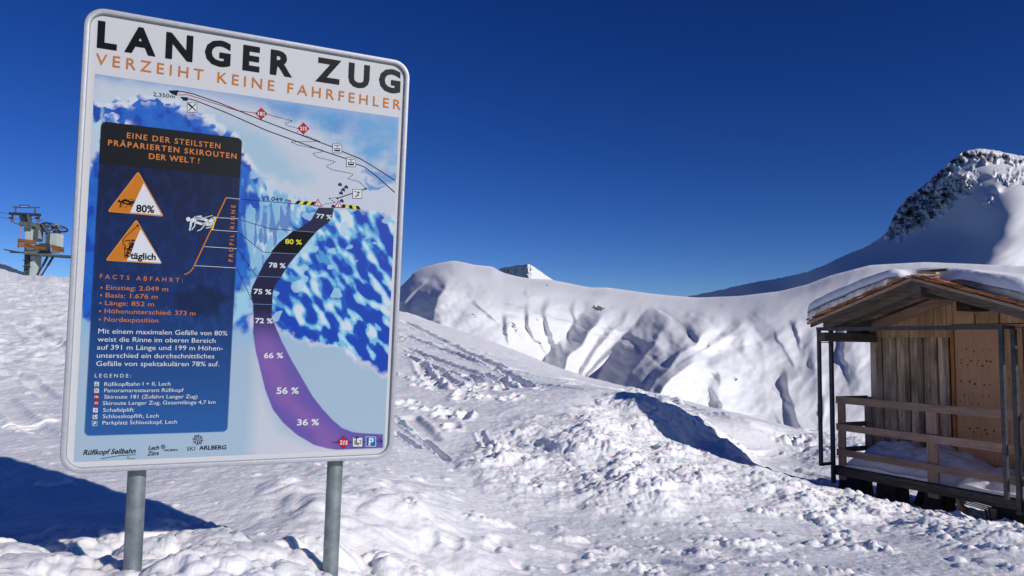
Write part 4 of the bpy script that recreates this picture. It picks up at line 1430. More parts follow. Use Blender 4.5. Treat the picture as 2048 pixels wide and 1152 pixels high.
flat("route_arrow", stroke([(663.7, 884), (762, 880.8)], 1.2) + stroke([(757, 875.5), (762.5, 880.8), (757.5, 886.5)], 1.2), P_BLACK, 2)
diamond(685.8, 883.3, 12.5, "215", 3)
icon_box(713.6, 882.4, 9.4, k=3); chairlift(713.6, 882.4, 9.6, k=5)
icon_box(740, 881.5, 10.2, P_LWHITE, 3, False); icon_box(740, 881.5, 9.2, P_BLUEP, 4, False)
text("P", (735.5, 889), (745.5, 888.7), 15, P_LWHITE, 6, .03)
# logos
text("Rüfikopf Seilbahn", (167.3, 908.2), (272.1, 904.6), 10.5, P_BLACK, 3, .02, shear=.25)
zz5 = lambda x, y: (100 + x / 3.3875, 630 + y / 3.3875)
flat("swoosh", stroke([zz5(350, 968), zz5(410, 957), zz5(480, 946), zz5(583, 941)], 1.1), P_BLACK, 2)
text("ARLBERG", zz5(540, 971), zz5(580, 970), 1.8, P_BLACK, 3)
text("Lech", (297.2, 898.2), (318.6, 897.3), 8.5, P_BLACK, 3, .02, shear=.25)
text("Zürs", (294.8, 909.2), (318.2, 908.3), 8.2, P_BLACK, 3, .02, shear=.25)
text("ARLBERG", (327.9, 900.9), (356, 899.8), 3.8, P_BLACK, 3, .01)
text("SKI", (373.7, 899.9), (390.2, 899.3), 8.6, P_BLACK, 3, -.008)
text("ARLBERG", (398.2, 898.1), (452.2, 896.8), 8.4, P_BLACK, 3, .02)
for (cx, cy), R_ in ((zz5(768, 888), 5), (zz5(1002, 840), 11), (zz5(531, 961), 2.2)):
    fl = []
    for k_ in range(8):
        a = k_ * math.pi / 4 + .15
        c_, s_ = math.cos(a), math.sin(a)
        fl += stroke([(cx + c_ * R_ * .18, cy + s_ * R_ * .18), (cx + c_ * R_, cy + s_ * R_)], R_ * .10)
        for sg in (-1, 1):
            fl += stroke([(cx + c_ * R_ * .5, cy + s_ * R_ * .5), (cx + math.cos(a + sg * .32) * R_ * .86, cy + math.sin(a + sg * .32) * R_ * .86)], R_ * .08)
    flat("snowflake", fl, P_BLACK, 3)


# ================================================================= the wooden hut
HX, HY = Vector((0.447, -0.8945, 0)).normalized(), Vector((0.8945, 0.447, 0)).normalized()
H0 = Vector(at(1674, 930, 10.6))
HM = Matrix(((HX.x, HY.x, 0, H0.x), (HX.y, HY.y, 0, H0.y), (0, 0, 1, H0.z), (0, 0, 0, 1)))
hut = empty("wooden_hut", None, HM)
tag(hut, "small wooden hut on footings with snowy shingle roof and railed deck", "hut")
HRn, H0n = np.array(HM.to_3x3()), np.array(H0)


def hl(px, py, q):
    """pixel -> (s, z) on the hut's plane lying q metres behind the deck edge"""
    d = ray(px, py)
    nrm = HRn[:, 1]
    k = (q - (EYE - H0n) @ nrm) / (d @ nrm)
    L = (EYE + d * k - H0n) @ HRn
    return float(L[0]), float(L[2])


QF, QW, QR = -0.36, 0.71, -0.50          # outer steel frame, gable wall, roof edge
RL, RA = hl(1627, 648, QR), hl(1828, 563, QR)
RUN = RA[0] - RL[0]
PITCHR = (RA[1] - RL[1]) / RUN
RR_S = RA[0] + RUN * 1.0                 # right eave mirrors the left
DEPTH = 2.0
WL_, WR_ = hl(1744, 800, QW)[0], 2 * RA[0] - hl(1744, 800, QW)[0]
print("hut", RL, RA, PITCHR, WL_, WR_)


def roof_z(s, off=0.0):
    """underside line of the roof at s"""
    return RA[1] - abs(s - RA[0]) * PITCHR + off


# gable wall: weathered lower boards, fresh boards above, plywood door
DOOR0, DOOR1 = hl(1913, 800, QW)[0], hl(2003, 800, QW)[0]
ZJ = hl(1800, 672, QW)[1]                # joint of old and new boards
edges = [WL_]
for px in (1757, 1769, 1786, 1797, 1814, 1824, 1840, 1851, 1868, 1880, 1893, 1904):
    edges.append(hl(px, 800, QW)[0])
for i, (a, b_) in enumerate(zip(edges[:-1], edges[1:])):
    prd = 0.0 if i % 2 == 0 else 0.026
    m = MB().box((a + .006, QW - .026 - prd, -0.12 + random.uniform(-.02, .02)), (b_ - .005 + (.008 if prd else 0), QW - prd + .001, ZJ + random.uniform(-.01, .01)), .002)
    m.build("board", W_OLD, hut, bevel=.003)
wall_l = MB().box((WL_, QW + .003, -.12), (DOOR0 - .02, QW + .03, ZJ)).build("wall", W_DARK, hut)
up = [WL_ + .06]
for px in (1768, 1797, 1823, 1842, 1872, 1898):
    up.append(hl(px, 640, QW)[0])
up.append(DOOR0 + .01)
for a, b_ in zip(up[:-1], up[1:]):
    za, zb = roof_z(a, -.04), roof_z(b_, -.04)
    pts = [(a + .002, QW - .055, ZJ - .02), (b_ - .002, QW - .055, ZJ - .02), (b_ - .002, QW - .055, zb)]
    if a < RA[0] < b_:
        pts.append((RA[0], QW - .055, roof_z(RA[0], -.04)))
    pts.append((a + .002, QW - .055, za))
    MB().prism(pts, (0, .024, 0)).build("gable_board", W_NEW, hut, bevel=.002)
ZD = hl(1960, 648, QW)[1]
for k_ in range(6):
    a = DOOR0 + .012 + (WR_ - DOOR0) * k_ / 6
    b_ = DOOR0 + (WR_ - DOOR0) * (k_ + 1) / 6
    za, zb = roof_z(a, -.04), roof_z(b_, -.04)
    if min(za, zb) > ZD + .03:
        MB().prism([(a + .003, QW - .055, ZD), (b_ - .003, QW - .055, ZD), (b_ - .003, QW - .055, zb), (a + .003, QW - .055, za)], (0, .024, 0)).build("gable_board", W_NEW, hut, bevel=.002)
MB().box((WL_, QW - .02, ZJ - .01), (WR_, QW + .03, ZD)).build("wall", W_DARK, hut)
door = MB().box((DOOR0 + .03, QW - .05, -.10), (DOOR1 + .05, QW - .022, ZD - .05)).build("door", W_PLY, hut, bevel=.003)
door["label"] = "plywood door sheet with rows of dark knots"
MB().box((DOOR0 - .02, QW - .07, -.10), (DOOR0 + .028, QW - .01, ZD - .01)).build("door_jamb", W_TRIM, hut, bevel=.003)
MB().box((DOOR0 - .02, QW - .075, ZD - .045), (WR_, QW - .01, ZD - .008)).build("door_head", W_NEW, hut, bevel=.003)
MK, *_ = new_mat("knot_dark", (.05, .022, .014), .8)
for row, (z_, cnt, off) in enumerate(((hl(1960, 700, QW)[1], 5, 0), (hl(1960, 720, QW)[1], 5, .03), (hl(1960, 729, QW)[1], 5, .01), (hl(1960, 766, QW)[1], 5, 0), (hl(1960, 790, QW)[1], 4, .05), (hl(1960, 805, QW)[1], 3, 0),
                                      (hl(1960, 856, QW)[1], 5, .02), (hl(1960, 866, QW)[1], 4, .03))):
    for k_ in range(cnt):
        s_ = DOOR0 + .11 + off + k_ * (DOOR1 - DOOR0 - .12) / 5 + random.uniform(-.03, .03)
        z2_ = z_ - k_ * 0.002 + random.uniform(-.015, .015)
        r_ = random.uniform(.005, .012)
        MB().prism([(s_ + r_ * math.cos(t), QW - .0545, z2_ + 1.2 * r_ * math.sin(t)) for t in np.linspace(0, 2 * math.pi, 9)[:-1]], (0, .006, 0)).build("knot", MK, door)
MB().box((DOOR1 + .055, QW - .052, -.1), (DOOR1 + .30, QW - .03, ZD - .05)).build("board", W_NEW, hut, bevel=.003)
MB().box((DOOR1 + .31, QW - .045, -.1), (DOOR1 + .36, QW - .02, ZD - .05)).build("corner_board", W_OLD, hut, bevel=.003)
MB().box((DOOR1 + .36, QW - .0, -.1), (WR_, QW + .02, ZD - .05)).build("wall", W_DARK, hut)
for k_ in range(5):
    w_ = (WR_ - DOOR1 - .37) / 5
    MB().box((DOOR1 + .37 + w_ * k_ + .004, QW - .03 - (k_ % 2) * .02, -.1), (DOOR1 + .37 + w_ * (k_ + 1) - .004, QW - .003, ZD - .05), .002).build("board", W_OLD, hut, bevel=.003)
# side and back walls, floor
for s_ in (WL_, WR_ - .03):
    kk = 14
    for i in range(kk):
        y0 = QW + .03 + (DEPTH - .6) * i / kk
        MB().box((s_, y0 + .003, -.12), (s_ + .03, y0 + (DEPTH - .6) / kk - .003, roof_z(s_, -.05)), .002).build("board", W_OLD, hut)
MB().prism([(WL_, QW + DEPTH - .57, -.12), (WR_, QW + DEPTH - .57, -.12), (WR_, QW + DEPTH - .57, roof_z(WR_)), (RA[0], QW + DEPTH - .57, RA[1] - .04), (WL_, QW + DEPTH - .57, roof_z(WL_))], (0, .03, 0)).build("wall", W_OLD, hut)
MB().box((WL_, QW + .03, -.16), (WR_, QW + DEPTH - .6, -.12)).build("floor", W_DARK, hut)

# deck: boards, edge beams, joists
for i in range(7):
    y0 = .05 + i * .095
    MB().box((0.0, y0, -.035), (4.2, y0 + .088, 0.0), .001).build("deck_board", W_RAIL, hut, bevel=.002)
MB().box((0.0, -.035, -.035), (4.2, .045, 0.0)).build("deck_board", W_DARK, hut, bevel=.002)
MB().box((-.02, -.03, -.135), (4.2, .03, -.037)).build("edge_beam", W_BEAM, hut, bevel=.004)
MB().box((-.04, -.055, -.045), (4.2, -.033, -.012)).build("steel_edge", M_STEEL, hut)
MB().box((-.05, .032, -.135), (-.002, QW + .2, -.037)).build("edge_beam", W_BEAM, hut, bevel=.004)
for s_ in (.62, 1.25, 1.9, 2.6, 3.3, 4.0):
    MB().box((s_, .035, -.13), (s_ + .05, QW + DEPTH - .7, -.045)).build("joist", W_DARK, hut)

# railing: posts and three rails along the front, three along the short left side
RZ = [hl(1674, 800, 0)[1], hl(1674, 858, 0)[1], hl(1674, 905, 0)[1]]
rz_top, rz_mid, rz_low = hl(1676, 799, 0)[1], hl(1676, 853, 0)[1], hl(1676, 903, 0)[1]
for z_, hh in ((rz_top, .10), (rz_mid, .10), (rz_low, .095)):
    MB().box((.03, -.045, z_ - hh / 2), (4.2, -.018, z_ + hh / 2), .002).build("rail", W_RAIL, hut, bevel=.004)
for a, b_ in ((.035, .145), (hl(1853, 850, 0)[0], hl(1874, 850, 0)[0]), (2.75, 2.87), (3.9, 4.02)):
    MB().box((a, -.015, -.19), (b_, .03, rz_top + .02), .002).build("railing_post", W_RAILV, hut, bevel=.004)
for z_, hh in ((rz_top + .01, .07), (rz_mid + .02, .07), (rz_low + .02, .07)):
    MB().box((.0, .035, z_ - hh / 2), (.027, QW - .05, z_ + hh / 2)).build("rail", W_BEAM, hut, bevel=.003)
MB().box((-.005, QW - .10, -.19), (.10, QW - .045, rz_top + .03), .002).build("railing_post", W_RAILV, hut, bevel=.004)

# dark steel frame standing before the deck
sL, sR = hl(1640, 800, QF)[0], hl(2007, 800, QF)[0]
iL, iR = hl(1667, 800, -.055)[0], hl(2035, 800, -.055)[0]
zt = hl(1640, 658, QF)[1]
zb = hl(1644, 932, QF)[1]
fr = MB().beam((sL - .03, QF, zt), (sR + .03, QF, zt - .005), .045, .05).build("steel_frame", M_STEEL, hut, bevel=.003)
fr["label"] = "dark steel frame standing before the deck railing"
for s_, z0_ in ((sL, zb), (sR, hl(2012, 998, QF)[1])):
    MB().beam((s_, QF, zt - .02), (s_, QF, z0_), .045, .045, (0, 1, 0)).build("upright", M_STEEL, fr, bevel=.003)
for s_, z0_ in ((iL, hl(1668, 966, -.08)[1]), (iR, hl(2040, 1030, -.08)[1])):
    MB().beam((s_, -.085, zt - .02), (s_, -.085, z0_), .05, .05, (0, 1, 0)).build("upright", M_STEEL, fr, bevel=.003)
for s0, s1 in ((sL, iL), (sR, iR)):
    MB().beam((s0, QF, zt), (s1, -.085, zt), .04, .04).build("cross_bar", M_STEEL, fr)
MB().beam((sL, QF, zb + .02), (iL, -.085, zb + .02), .04, .04).build("cross_bar", M_STEEL, fr)
MB().beam((iL, -.085, zt), (iR, -.085, zt), .04, .04).build("cross_bar", M_STEEL, fr)
MB().tube((sL + .0, QF, zt - .19), (iL, -.085, zt - .19), .006, 6).build("tie_wire", M_STEEL, fr)

# roof: rafters, boards, shingles
def slope_box(s0, s1, y0, y1, z0, z1, jit=0.0):
    """a box lying along the roof slope; s0..s1 must stay on one side of the ridge"""
    m = MB()
    a, b2 = min(s0, s1), max(s0, s1)
    vs = []
    for z_ in (z0, z1):
        for s_, y_ in ((a, y0), (b2, y0), (b2, y1), (a, y1)):
            vs.append((s_ + random.uniform(-jit, jit), y_ + random.uniform(-jit, jit), roof_z(s_, z_) + random.uniform(-jit, jit) * .6))
    return m.add(vs, [(0, 3, 2, 1), (4, 5, 6, 7), (0, 1, 5, 4), (1, 2, 6, 5), (2, 3, 7, 6), (3, 0, 4, 7)])


EL, ER = RL[0] + .01, RR_S - .01
YB = QR + DEPTH + .95
roofb = slope_box(EL, RA[0], QR + .02, YB, .045, .056).build("roof", W_OLD, hut)
slope_box(RA[0], ER, QR + .02, YB, .045, .056).build("roof_panel", W_OLD, roofb)
# barge boards (outer pale strip, deeper grey board below it)
for a, b_ in ((EL - .05, RA[0]), (RA[0], ER + .05)):
    slope_box(a, b_, QR - .02, QR + .012, -.035, .043).build("barge_board", W_BEAM, hut, bevel=.003)
    slope_box(a - .03 if a < RA[0] - .5 else a, b_ + (.03 if b_ > RA[0] + .5 else 0), QR - .055, QR - .023, .012, .05).build("barge_strip", W_RAIL, hut, bevel=.003)
for y_ in (QR + .12, QR + .36):
    for a, b_ in ((EL + .05, RA[0] - .002), (RA[0] + .002, ER - .05)):
        slope_box(a, b_, y_, y_ + .07, -.11, .043).build("rafter", W_BEAM, hut, bevel=.004)
# inner rafter pair against the wall and the horizontal plate carrying the overhang
for a, b_ in ((WL_ - .25, RA[0] - .002), (RA[0] + .002, WR_ + .25)):
    slope_box(a, b_, QW - .17, QW - .10, -.13, -.0).build("rafter", W_RAIL, hut, bevel=.004)
zpl = hl(1700, 650, -.1)[1]
MB().beam((EL + .22, QF + .06, zt + .075), (WL_ + .10, QW - .10, zt + .075), .07, .10).build("tie_beam", W_BEAM, hut, bevel=.005)
MB().beam((RR_S - .22, QF + .06, zt + .075), (WR_ - .10, QW - .10, zt + .075), .07, .10).build("tie_beam", W_BEAM, hut, bevel=.005)
for s_ in (WL_ + .02, WR_ - .14):
    MB().box((s_, QR + .05, roof_z(s_, -.25)), (s_ + .13, YB - .2, roof_z(s_, -.12)), .003).build("purlin", W_BEAM, hut, bevel=.005)
MB().box((RA[0] + .04, QW - .45, RA[1] - .34), (RA[0] + .22, QW + .25, RA[1] - .20), .003).build("ridge_beam", W_DARK, hut, bevel=.005)
MB().box((RA[0] - .07, QR + .03, RA[1] - .20), (RA[0] + .07, YB - .1, RA[1] - .02), .003).build("ridge_beam", W_BEAM, hut, bevel=.005)
MB().box((WL_ - .18, QW - .30, zt - .10), (WL_ + .10, QW - .06, zt - .005)).build("corner_brace", W_DARK, hut, bevel=.004)
# shingle courses: every shingle of the front rows is a piece, deeper rows lie under the snow
sh_meshes = []
for k_ in range(6):
    L_, Wd = .21, random.uniform(.085, .13)
    m = MB().box((0, 0, 0), (L_, Wd, .022), .004)
    sh_meshes.append(m.mesh("shingle", bevel=.002))
    sh_meshes[-1].materials.append(W_SHING)
ang = math.atan(PITCHR)
ncrs = 17
for side in (-1, 1):
    step_ = (RA[0] - EL - .05) / ncrs
    for i in range(ncrs):
        for layer in range(2):
            y_ = QR - .05 + random.uniform(-.03, .03)
            for j in range(4 if side < 0 else 5):
                me = sh_meshes[(i * 3 + j + layer) % 6]
                o = bpy.data.objects.new("shingle", me)
                SC.collection.objects.link(o)
                o.parent = hut
                d_ = i * step_ + layer * step_ * .5
                s_ = RA[0] + side * (d_ + .0)
                zz = roof_z(s_, .058 + layer * .016 + random.uniform(0, .004))
                rz = 0 if side > 0 else math.pi
                o.location = (s_, y_ if side > 0 else y_ + .12, zz)
                o.rotation_euler = (random.uniform(-.015, .015), (ang - .05) + random.uniform(-.015, .01), rz + random.uniform(-.03, .03))
                y_ += .135
# broken ridge boards sticking out of the snow
MB().beam((RA[0] + .04, QR + .03, RA[1] + .115), (RA[0] + .26, QR + .07, RA[1] + .085), .10, .025, (.1, 0, 1)).build("ridge_board", W_NEW, hut, bevel=.003)
MB().beam((RA[0] - .02, QR + .10, RA[1] + .125), (RA[0] + .30, QR + .20, RA[1] + .135), .07, .03, (.1, 0, 1)).build("ridge_board", W_BEAM, hut, bevel=.003)

# footings and struts under the hut
def ground_local(s_, q_):
    w_ = HM @ Vector((s_, q_, 0))
    return float(base_z(np.array([w_.x]), np.array([w_.y]))[0]) - H0.z


for px0, px1, q_ in ((1688, 1732, .35), (1762, 1805, .35), (1856, 1896, .30), (1996, 2040, .25)):
    a, b_ = hl(px0, 970, q_)[0], hl(px1, 970, q_)[0]
    gz_ = ground_local((a + b_) / 2, q_) - .25
    MB().prism([(a - .03, q_ - .12, gz_), (b_ + .03, q_ - .12, gz_), (b_ - .02, q_ - .12, -.137), (a + .02, q_ - .12, -.137)], (0, .28, 0)).build("footing", M_CONC, hut, bevel=.008)
for s_ in (.3, 1.5, 2.7):
    MB().box((s_, 1.85, ground_local(s_, 1.85) - .3), (s_ + .25, 2.1, -.17)).build("footing", M_CONC, hut, bevel=.008)
MB().beam((hl(1917, 995, .1)[0], .1, -.18), (hl(1935, 1025, -.05)[0] + .02, -.02, -.42), .05, .07).build("strut", W_NEW, hut, bevel=.003)
MB().beam((hl(1826, 995, .3)[0], .4, -.40), (hl(1838, 980, .3)[0], .4, -.17), .09, .07).build("strut", W_DARK, hut)
for px0, z0_ in ((1970, -.19), (1978, -.19)):
    s_ = hl(px0, 1000, .0)[0]
    MB().tube((s_, .0, z0_), (s_ + .03, .0, z0_ - .22), .012, 8).build("pipe", M_STEEL, hut)
MB().box((hl(1975, 1010, .1)[0], .1, -.5), (hl(1992, 1010, .1)[0], .2, -.19)).build("stump", W_RAILV, hut)
for k_ in range(5):
    MB().tube((hl(1890, 990, .6)[0], .6 + k_ * .05, -.20 - k_ * .035), (3.2, .5 + k_ * .05, -.33 - k_ * .03), .008, 6).build("bar", M_STEEL, hut)
# neighbour wall piece seen at the far right edge beyond the hut's frame
MB().box((DOOR1 + .62, QW - .35, -.1), (DOOR1 + .70, QW - .02, ZD + .1)).build("corner_post", W_DARK, hut, bevel=.003)

# snow on the roof: a rounded blanket with its own thickness, open round the broken ridge boards
def roof_snow(name, sA, sB, yA, yB, thick, notch=False):
    ns, ny = 110, 90
    rows_t, rows_b = [], []
    S_ = np.linspace(sA, sB, ns)
    Y_ = yA + (yB - yA) * np.linspace(0, 1, ny) ** 1.5
    SS, YY = np.meshgrid(S_, Y_)
    wob = .035 * fbm(SS * 2.2, YY * 2.2, 301, 3)
    front = yA + .035 * perlin(S_ * 3, S_ * 0, 302) + .012 * perlin(S_ * 14, S_ * 0, 303)
    YY = YY + (front - yA)[None] * (1 - (YY - yA) / (yB - yA))
    base = RA[1] - np.sqrt((SS - RA[0]) ** 2 + .0004) * PITCHR + .105
    round_y = np.clip((YY - front[None]) / .12, 0, 1)
    prof_y = np.sqrt(np.clip(1 - (1 - round_y) ** 2, 0, 1))
    return SS, YY, base, prof_y, wob


def build_snow(name, SS, YY, zb_, zt_, parent=None):
    top = np.stack([SS, YY, zt_], -1)
    bot = np.stack([SS, YY, zb_], -1)
    R_, C_ = SS.shape
    ring_t = np.concatenate([top[0], top[1:, -1], top[-1, ::-1][1:], top[::-1, 0][1:-1]])
    me_o = grid_mesh(name, top, M_SNOW_ROOF)
    # fold the border down and in so that the blanket has a real edge
    bm = bmesh.new()
    bm.from_mesh(me_o.data)
    bm.verts.ensure_lookup_table()
    allv = list(bm.verts)
    idx = lambda r, c: allv[r * C_ + c]
    loop = [(0, c) for c in range(C_)] + [(r, C_ - 1) for r in range(1, R_)] + [(R_ - 1, c) for c in range(C_ - 2, -1, -1)] + [(r, 0) for r in range(R_ - 2, 0, -1)]
    vb = [bm.verts.new(bot[r, c]) for r, c in loop]
    for i in range(len(loop)):
        j = (i + 1) % len(loop)
        try:
            f = bm.faces.new((idx(*loop[i]), idx(*loop[j]), vb[j], vb[i]))
            f.smooth = True
        except ValueError:
            pass
    bm.to_mesh(me_o.data)
    bm.free()
    me_o.matrix_world = HM
    return me_o


# skyline of the snow from the photograph, read on the roof's front edge
prof_px = [(1609, 629), (1615, 615), (1630, 602), (1650, 591), (1690, 573), (1730, 557), (1770, 544), (1800, 537), (1835, 532), (1880, 533), (1930, 538), (1990, 546), (2048, 554)]
prof_sz = [hl(x_, y_, QR + .10) for x_, y_ in prof_px]
ps, pz_ = [p[0] for p in prof_sz], [p[1] for p in prof_sz]
print("snow prof", [(round(a, 2), round(b, 2)) for a, b in prof_sz], RA)
ps += [RR_S - .25, RR_S + .0, RR_S + .06]
pz_ += [roof_z(RR_S - .25, .34), roof_z(RR_S, .26), roof_z(RR_S, .12)]
SS, YY, base, py_, wob = roof_snow("roof_snow", EL - .09, RR_S + .06, QR - .03, YB + .05, .3)
topz = np.interp(SS, ps, pz_)
for _ in range(3):
    topz[:, 2:-2] = (topz[:, 1:-3] + topz[:, 2:-2] + topz[:, 3:-1]) / 3
thick = np.maximum(topz - base, 0)
left = SS < RA[0]
ed = np.clip((YB - YY) / .15, 0, 1)
# the blanket hugs the left verge; on the right side it has slid back from it in a ragged line
back_r = np.where(SS > RA[0] - .05, .0 + .13 * sstep(RA[0] - .05, RA[0] + .25, SS) - .12 * sstep(RA[0] + .5, RA[0] + 1.2, SS), 0) + .02 * perlin(SS * 6, YY * 0, 305)
YY2 = YY + back_r * (1 - (YY - QR) / (YB - QR))
py2 = np.where(SS > RA[0], np.clip(py_ ** 1.5, 0, 1), py_)
zt_ = base - .01 + (thick + .01) * (0.35 + .65 * py2) * (.25 + .75 * np.sqrt(ed)) + wob * .35 * py2
hole = np.exp(-(((SS - RA[0] - .12) / .30) ** 4 + ((YY2 - QR - .02) / .20) ** 4))
zt_ = zt_ - hole * (zt_ - base + .03)
rs = build_snow("roof_snow", SS, YY2, base - .035, zt_)
tag(rs, "thick rounded blanket of snow lying on the shingle roof of the hut", "snow", kind="stuff")

# snow lying on the deck
ns, ny = 120, 40
S_, Y_ = np.linspace(.05, 4.1, ns), np.linspace(-.012, QW - .03, ny)
SS, YY = np.meshgrid(S_, Y_)
hgt = .05 + .10 * sstep(-.2, .7, YY) + .06 * fbm(SS * 2.5, YY * 3, 311, 4) + .03 * lumps(SS / .16, YY / .16, 312)
hgt = hgt + .17 * np.exp(-((SS - .55) / .45) ** 2) * sstep(.1, .6, YY) + .20 * np.exp(-((SS - 1.30) / .32) ** 2) * sstep(.0, .5, YY) + .04
hgt = hgt * (.35 + .65 * sstep(-.01, .12, YY)) * sstep(0, .2, SS)
hgt = hgt - .13 * np.exp(-((SS - 1.62) / .12) ** 2) * (1 - sstep(.2, .5, YY))
ds = build_snow("deck_snow", SS, YY, SS * 0 + .002, np.maximum(hgt, .006))
tag(ds, "drifted snow heaped on the hut's deck behind the railing", "snow", kind="stuff")


# ================================================================= the drag lift station on the crest
LT = 62.0                                   # metres ahead
LK = LT / FPX                               # metres per photograph pixel there


def lw(px, py, dy=0.0):
    p = at(px, py, LT + dy)
    return (float(p[0]), float(p[1]), float(p[2]))


lbase = lw(62, 556)
lift = empty("ski_lift_station", lbase)
tag(lift, "grey green steel drag lift station with bull wheel and planked platform on the snow crest", "ski lift")


def ll(px, py, dy=0.0):
    p = lw(px, py, dy)
    return (p[0] - lbase[0], p[1] - lbase[1], p[2] - lbase[2])


def lbox(x0, y0, x1, y1, d0, d1, name, mat, parent=lift, bevel=.01):
    a, b_ = ll(x0, y1), ll(x1, y0)
    return MB().box((a[0], d0, a[2]), (b_[0], d1, b_[2])).build(name, mat, parent, bevel=bevel)


# mast: darker ladder face at the left, pale face at the right
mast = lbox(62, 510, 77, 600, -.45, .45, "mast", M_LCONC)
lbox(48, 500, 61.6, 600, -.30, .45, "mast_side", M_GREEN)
lbox(53, 460, 69, 509.5, -.35, .35, "mast_upper", M_LCONC)
lbox(53, 452, 68, 464, -.36, .36, "mast_head", M_GREEN)
lbox(69.5, 458, 79, 482, -.2, .5, "gear_box", M_GREEN)
lbox(79.3, 460, 81, 478, -.2, .4, "panel", M_ALU)
lad = empty("ladder", (0, 0, 0)); lad.parent = lift
for x_ in (49.5, 56.5):
    MB().tube(ll(x_, 505, -.5), ll(x_, 556, -.5), .025, 6).build("rail", M_GRATE, lad)
for i in range(12):
    y_ = 508 + i * 4.2
    MB().tube(ll(49.5, y_, -.5), ll(56.5, y_, -.5), .018, 6).build("rung", M_GRATE, lad)
for y_ in (521, 533):
    MB().beam(ll(48.5, y_, -.7), ll(58, y_, -.7), .5, .06).build("ladder_stop", M_STEEL, lift)
# head frame with cross bar, upper frame and blue name plate
MB().beam(ll(19, 427, 0), ll(81, 430, 0), .22, .22).build("crossarm", M_STEEL, lift, bevel=.01)
MB().beam(ll(25, 414, 0), ll(80, 415, 0), .12, .10).build("top_bar", M_GREEN, lift)
plate = lbox(41, 410.5, 61, 416.5, -.16, -.10, "name_plate", M_BLUE)
PL_T, *_ = new_mat("plate_lettering", (.45, .55, .75), .5)
for i in range(11):
    xx = 43.5 + i * 1.4
    a = ll(xx, 414.4); MB().box((a[0], -.175, a[2]), (a[0] + .035, -.162, a[2] + .075)).build("lettering", PL_T, plate)
for x_ in (31, 70):
    MB().beam(ll(x_, 415, 0), ll(x_, 427, 0), .10, .10, (0, 1, 0)).build("hanger", M_GREEN, lift)
MB().beam(ll(42, 428, 0), ll(47, 447, 0), .22, .30, (0, 1, 0)).build("strut", M_STEEL, lift)
MB().beam(ll(58, 428, 0), ll(60, 448, 0), .20, .30, (0, 1, 0)).build("strut", M_GREEN, lift)
MB().beam(ll(49, 428, .1), ll(54, 450, .1), .16, .2, (0, 1, 0)).build("strut", M_STEEL, lift)
MB().beam(ll(39, 447, -.2), ll(66, 449, 0), .30, .34).build("head_beam", M_GREEN, lift, bevel=.02)
MB().beam(ll(28, 446, -.3), ll(44, 450, -.2), .16, .10).build("head_beam", M_GREEN, lift)
MB().beam(ll(62, 447, -.2), ll(98, 464, .2), .26, .34).build("wheel_arm", M_GREEN, lift, bevel=.02)
MB().beam(ll(70, 449, .2), ll(98, 452, .4), .22, .22).build("wheel_arm", M_GREEN, lift, bevel=.02)
MB().beam(ll(84, 446, -.2), ll(98, 468, -.2), .16, .2, (0, 1, 0)).build("strut", M_GREEN, lift)
for x_, m_ in ((24.5, M_RED), (77, M_RED)):
    sh = MB().tube(ll(x_, 441, -.25), ll(x_, 441, .0), .15, 16).build("sheave", M_STEEL, lift)
    MB().tube(ll(x_, 441, -.29), ll(x_, 441, .05), .09, 10).build("hub", m_, sh)
    MB().beam(ll(x_ + .3, 430, -.1), ll(x_ + .8, 441, -.1), .08, .12, (0, 1, 0)).build("sheave_arm", M_STEEL, sh)
    lbox(x_ - 2.5, 435, x_ + 1.5, 438.5, -.32, -.05, "cover", M_STEEL, sh)
# bull wheel: rim, hub and spokes, seen nearly edge on
wc = Vector(ll(109, 455, .6))
RW = 24.5 * LK
m = MB()
NS = 40
tilt = Matrix.Rotation(math.radians(3), 3, 'Y') @ Matrix.Rotation(math.radians(-13), 3, 'X')
vs, fs = [], []
for k_ in range(NS):
    t = 2 * math.pi * k_ / NS
    for rr, zz in ((RW, -.05), (RW, .05), (RW - .10, .05), (RW - .10, -.05)):
        vs.append(wc + tilt @ Vector((rr * math.cos(t), rr * math.sin(t), zz)))
for k_ in range(NS):
    for j in range(4):
        a, b_ = k_ * 4 + j, k_ * 4 + (j + 1) % 4
        c_, d_ = ((k_ + 1) % NS) * 4 + (j + 1) % 4, ((k_ + 1) % NS) * 4 + j
        fs.append((a, b_, c_, d_))
bw = MB().add(vs, fs).build("bull_wheel", M_STEEL, lift, smooth=True)
MB().tube(wc - Vector((0, 0, .14)), wc + Vector((0, 0, .14)), .22, 16).build("hub", M_STEEL, bw)
for k_ in range(8):
    t = 2 * math.pi * k_ / 8
    MB().beam(wc + tilt @ Vector((.2 * math.cos(t), .2 * math.sin(t), 0)), wc + tilt @ Vector(((RW - .06) * math.cos(t), (RW - .06) * math.sin(t), 0)), .09, .06).build("spoke", M_STEEL, bw)
lbox(101, 459, 109, 466, .3, .9, "bearing", M_STEEL)
# motor housing under the wheel
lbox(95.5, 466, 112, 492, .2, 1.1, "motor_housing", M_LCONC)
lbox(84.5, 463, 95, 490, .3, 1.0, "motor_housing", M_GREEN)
MB().tube(ll(92, 470, -.2), ll(90, 492, -.3), .035, 8).build("pipe", M_GALV, lift)
MB().tube(ll(95, 469.5, -.2), ll(92, 470, -.2), .035, 8).build("pipe", M_GALV, lift)
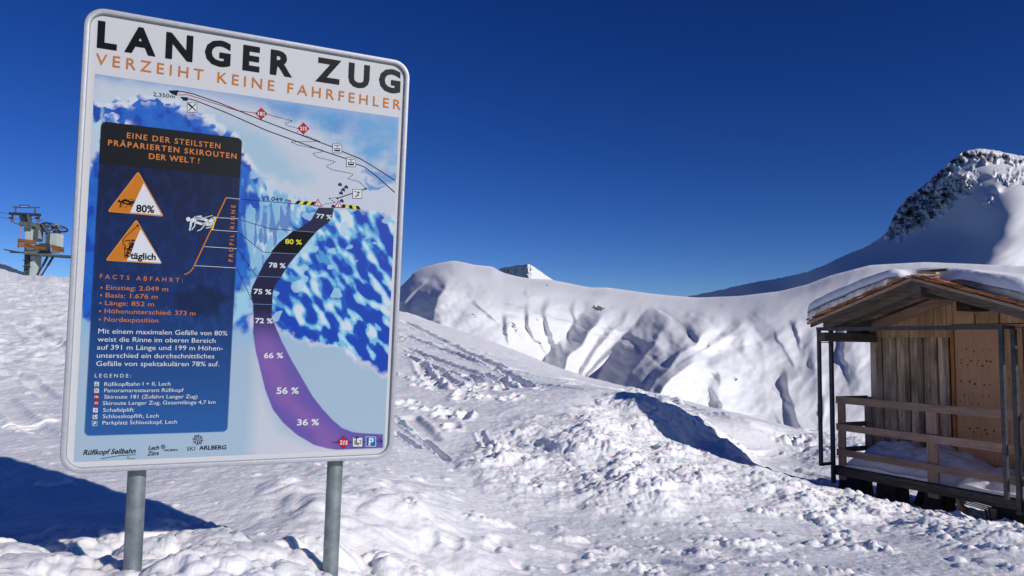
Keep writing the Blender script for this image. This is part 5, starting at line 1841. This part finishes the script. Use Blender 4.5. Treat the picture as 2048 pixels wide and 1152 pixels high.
# planked railing of the upper platform: separate planks
for (x0, y0), (x1, y1), wd in (((36, 479), (71, 483), .17), ((36, 483), (71, 487), .15), ((36, 487.5), (90, 494), .15), ((36, 491.5), (90, 497.5), .15), ((72, 490), (90, 492), .14),
                               ((103, 491), (128, 497), .16), ((103, 495), (128, 501), .16), ((103, 499), (128, 504), .14)):
    MB().beam(ll(x0, y0, -.75), ll(x1, y1, -.75), .04, wd).build("plank", M_ORANGE, lift)
MB().beam(ll(38, 480, -.8), ll(72, 495, -.8), .04, .12).build("plank", M_ORANGE, lift)
for x_ in (36.5, 71):
    MB().beam(ll(x_, 478, -.7), ll(x_, 497, -.7), .06, .08, (0, 1, 0)).build("railing_post", M_ORANGE, lift)
lbox(88, 489, 103, 504, -.75, -.1, "hatch_box", M_CONC)
lbox(62, 496, 77, 501, -.5, .3, "snow_cap", M_SNOW_ROOF)
# lower service platform: gratings and handrail
m = MB()
a, b_ = Vector(ll(13, 501, -.7)), Vector(ll(50, 507, -.5))
MB().beam(ll(13, 500, -.8), ll(54, 507, -.6), .9, .10).build("platform", M_GRATE, lift)
MB().beam(ll(52, 508, -.9), ll(146, 514, .3), 1.2, .16).build("platform", M_GRATE, lift)
MB().beam(ll(52, 506, -.9), ll(120, 504, .3), .08, .22).build("platform_edge", M_GREEN, lift)
MB().beam(ll(78, 511, -1.0), ll(146, 512.5, -.9), .06, .12).build("platform_edge", M_GREEN, lift)
MB().beam(ll(20, 504, -.9), ll(48, 505, -.9), .10, .14).build("platform_edge", M_GREEN, lift)
for (x0, y0), (x1, y1) in (((95, 514), (72, 556)), ((106, 514), (80, 556))):
    st = MB().beam(ll(x0, y0, -.3), ll(x1, y1, -.3), .09, .09, (0, 1, 0)).build("brace", M_STEEL, lift)
    f_ = .42
    MB().beam(ll(x0, y0, -.36), ll(x0 + (x1 - x0) * f_, y0 + (y1 - y0) * f_, -.36), .14, .14, (0, 1, 0)).build("sleeve", M_STEEL, st)
MB().tube(ll(41, 453, -.6), ll(40.5, 480, -.7), .022, 6).build("rope", M_RED, lift)
MB().tube(ll(41, 453, -.6), ll(45, 451, -.4), .03, 6).build("hook", M_STEEL, lift)
# hauling ropes running off to the left and round the wheel
for pts in ([(-260, 395), (24, 438), (77, 438), (109, 449)], [(-260, 384), (24, 428)]):
    pp = [ll(p[0], p[1], (24 - p[0]) * .05 if p[0] < 24 else 0) for p in pts]
    m = MB()
    for a, b_ in zip(pp[:-1], pp[1:]):
        m.tube(a, b_, .016, 6)
    m.build("hauling_rope", M_ROPE, lift)
